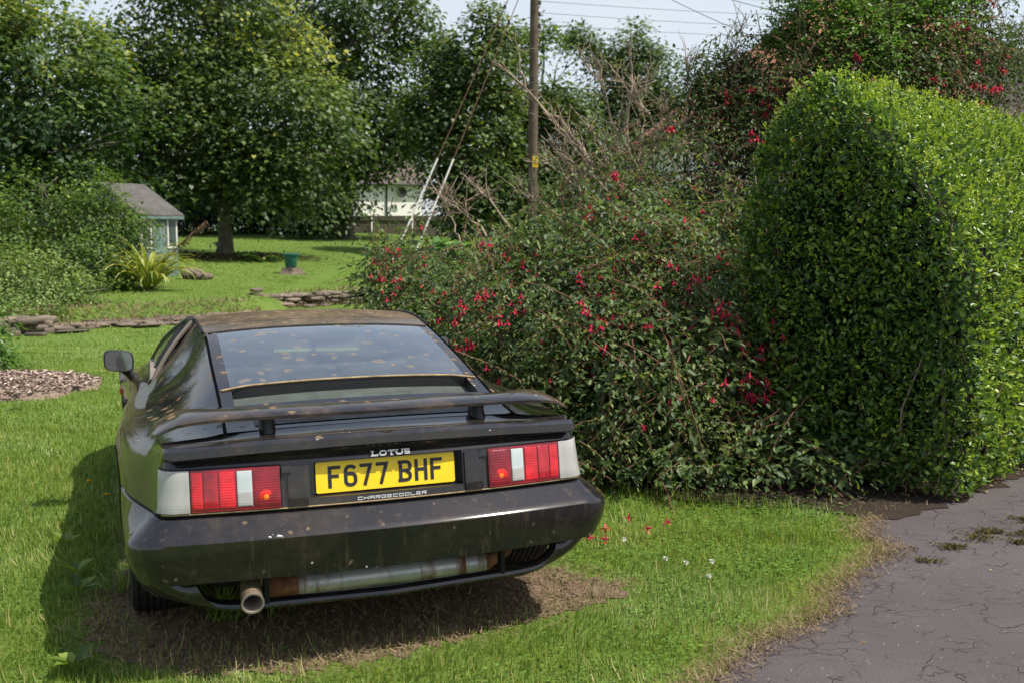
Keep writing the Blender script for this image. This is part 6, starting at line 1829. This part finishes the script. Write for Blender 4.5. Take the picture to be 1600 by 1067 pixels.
# loose litter on the drive and the bed
acc = Acc(); r = np.random.default_rng(250); x = r.uniform(.8, 3.6, 260); y = r.uniform(3.4, 6.6, 260); ok = (inside(x, y, DRIVE) & (poly_dist(x, y, DRIVE) < .9 * r.random(260) ** 2)) | (inside(x, y, BED) & (r.random(260) < .8)); x, y = x[ok], y[ok]; n = len(x); a = r.uniform(0, 6.28, n)
acc.leaves(np.c_[x, y, np.full(n, .018)], np.c_[np.cos(a), np.sin(a), r.normal(0, .15, n)], np.c_[r.normal(0, .35, (n, 2)), np.ones(n)], r.uniform(.012, .035, n), .012, 'kite', r.random(n))
meta(acc.build('fallen_leaves', leaf_mat('fallen_leaf', [(0, (.10, .05, .025)), (.5, (.28, .20, .10)), (1, (.40, .36, .16))], .15, .7, .2)), kind='stuff')

# ------------------------------------------------------------------ tufts, weeds and small flowers
def tuft(label, base, n, ln, seed, w=.006, name='grass_tuft'):
    r = np.random.default_rng(seed); acc = Acc()
    for k in range(n):
        a = r.uniform(0, 6.28); l = ln * r.uniform(.5, 1.2); up = r.uniform(.6, 1.45); bend = r.uniform(.6, 1.7)
        t = np.linspace(0, 1, 8); th = up - bend * t ** 1.8; sg = l / 7
        rad = np.r_[0, np.cumsum(np.cos(th[:-1]) * sg)]; zz = np.r_[0, np.cumsum(np.sin(th[:-1]) * sg)]
        o_ = r.normal(0, .035, 2); c_ = np.c_[o_[0] + rad * math.cos(a), o_[1] + rad * math.sin(a), np.maximum(zz, .008)]; sd = np.array([-math.sin(a), math.cos(a), 0]); wd = (w * (1 - t ** 2.5))[:, None]
        V = np.concatenate([c_ + sd * wd / 2, c_ - sd * wd / 2]); i = np.arange(7)
        acc.add(V, [np.stack([i, i + 1, 8 + i + 1, 8 + i], 1)], float(np.clip(r.normal(.42, .2), 0, 1)))
    o = acc.build(name, M_grass); o.location = base; return meta(o, label, 'grass tuft')
g = gnd(352, 968); tuft('long bladed grass tuft growing under the tail pipe of the car', (g.x, g.y, .005), 75, .34, 301, .009)
g = gnd(435, 962); tuft('shorter grass tuft right of the tail pipe in the bare soil', (g.x, g.y, .005), 24, .20, 302)
g = gnd(205, 925); tuft('grass tuft against the left rear tyre of the car', (g.x - .03, g.y, .005), 60, .17, 303)
def weed(label, base, n, ln, w, seed, mat, rise=.5):
    r = np.random.default_rng(seed); acc = Acc(); a = np.linspace(0, 6.28, n, endpoint=False) + r.normal(0, .3, n)
    acc.leaves(np.c_[.01 * np.cos(a), .01 * np.sin(a), np.full(n, .012)] + 0, np.c_[np.cos(a), np.sin(a), r.uniform(.5, 1.6, n) * rise], np.c_[-np.cos(a) * .4, -np.sin(a) * .4, np.ones(n)], ln * r.uniform(.6, 1.2, n), w, 'oval', np.clip(r.normal(.6, .2, n), 0, 1))
    o = acc.build('broad_leaf_weed', mat); o.location = base; return meta(o, label, 'weed', 'broad leaved weeds in the lawn')
for k, (px_, py_, lab) in enumerate(((120, 905, 'pale broad leaved weed in the shade left of the car bumper'), (124, 935, 'broad leaved weed in the car shadow nearest the bottom left'), (105, 858, 'small broad leaved weed at the edge of the car shadow'), (118, 1052, 'broad leaved weed in sunlit grass at the lower left corner'), (200, 800, 'dark green weed clump close to the left rear wheel arch'), (30, 640, 'sprawling green weed on the right of the bark mulch bed'))):
    g = gnd(px_, py_); weed(lab, (g.x, g.y, .03), 7, .075, .042, 320 + k, M_shrub, .55)
# dandelions
for k, (px_, py_, lab, hh) in enumerate(((139, 752, 'taller yellow dandelion on a bare stalk left of the car', .12), (167, 773, 'lower yellow dandelion nearer the car flank', .06))):
    p = gnd(px_, py_, hh); t_ = thing('dandelion', lab, 'flower', (p.x, p.y, 0), 0, 'dandelions beside the car')
    ac = Acc(); ac.tube(np.array([[.01, 0, 0], [.005, 0, hh * .5], [0, 0, hh]]), .002, 5, .7); ac.build('stalk', M_clover, t_)
    ac = Acc(); n = 44; a = np.linspace(0, 6.28 * 3, n); el = np.linspace(.1, 1.2, n)
    ac.leaves(np.tile([0, 0, hh], (n, 1)).astype(float), np.c_[np.cos(a), np.sin(a), el], np.c_[-np.cos(a) * .5, -np.sin(a) * .5, np.ones(n)], .019, .006, 'kite', .5)
    ac.build('flower_head', simple('dandelion_yellow', (.85, .52, .01), .6, .3, var=.1), t_)
M_wclo = simple('clover_white', (.72, .68, .58), .7, .3, var=.15, scale=60)
cl0 = None
for k, (px_, py_, lab) in enumerate(((1040, 872, 'white clover flower head nearest the car bumper corner'), (1072, 878, 'white clover flower head right of the one nearest the bumper'), (1112, 876, 'white clover flower head in the middle of the sunny lawn strip'), (1108, 899, 'flattened white clover flower in the lower sunny lawn'), (975, 842, 'white clover flower among fallen red blossoms'), (237, 538, 'white clover flower on the lawn beyond the door mirror'))):
    p = gnd(px_, py_, .05); ac = Acc(); n = 40; d = unit(np.random.default_rng(k).normal(size=(n, 3)))
    ac.leaves(d * .003, d, np.roll(d, 1, 1), .012, .004, 'kite', .5); o = ac.build('clover_flower', M_wclo); o.location = (p.x, p.y, .05); meta(o, lab, 'flower', 'white clover flowers in the lawn')
for k, (px_, py_, lab) in enumerate(((948, 829, 'fallen red fuchsia blossom below the bumper corner of the car'), (934, 842, 'fallen red blossom lying left of its neighbours by the car'), (952, 843, 'fallen red blossom lowest of the group by the car'), (1003, 829, 'pair of fallen red petals on the shade edge of the lawn'), (1033, 824, 'fallen red blossom in the grass under the fuchsia'), (983, 822, 'small fallen red petal nearest the drooping fuchsia spray'))):
    p = gnd(px_, py_, .04); o = bpy.data.objects.new('fallen_flower', FLOWER_ME); COL.objects.link(o); o.location = (p.x, p.y, .05); o.rotation_euler = (1.3 + .2 * k, .3, k * 1.3); o.scale = (.95,) * 3
    meta(o, lab, 'flower', 'fallen fuchsia flowers on the lawn')
# big leaved plant growing out of the top of the bush and maple seedling at its foot
def lobed(label, base, n, ln, seed, hgt, name='lobed_leaf_plant'):
    r = np.random.default_rng(seed); ac = Acc()
    for k in range(n):
        a = r.uniform(0, 6.28); e = np.array([math.cos(a) * r.uniform(.1, 1) * hgt * .7, math.sin(a) * r.uniform(.1, 1) * hgt * .7, hgt * r.uniform(.6, 1.1)])
        ac.tube(limb_curve((0, 0, 0), e, r, n=5), .004, 3, .3)
        ac.leaves(e[None], np.array([[math.cos(a), math.sin(a), -.25]]), np.array([[r.normal(0, .3), -.3 + r.normal(0, .3), 1]]), ln * r.uniform(.7, 1.2), ln * .95, 'maple', float(np.clip(r.normal(.55, .18), 0, 1)))
    o = ac.build(name, M_green); o.location = base; return meta(o, label, 'plant')
p = at(700, 395, 10.4); lobed('big lobed green leaves rising behind the left end of the fuchsia bush', (p.x, p.y, p.z - .15), 26, .15, 331, .28)
g = gnd(1045, 778); lobed('small lobed leaf seedling at the foot of the fuchsia bush', (g.x, g.y, .01), 5, .075, 332, .13)
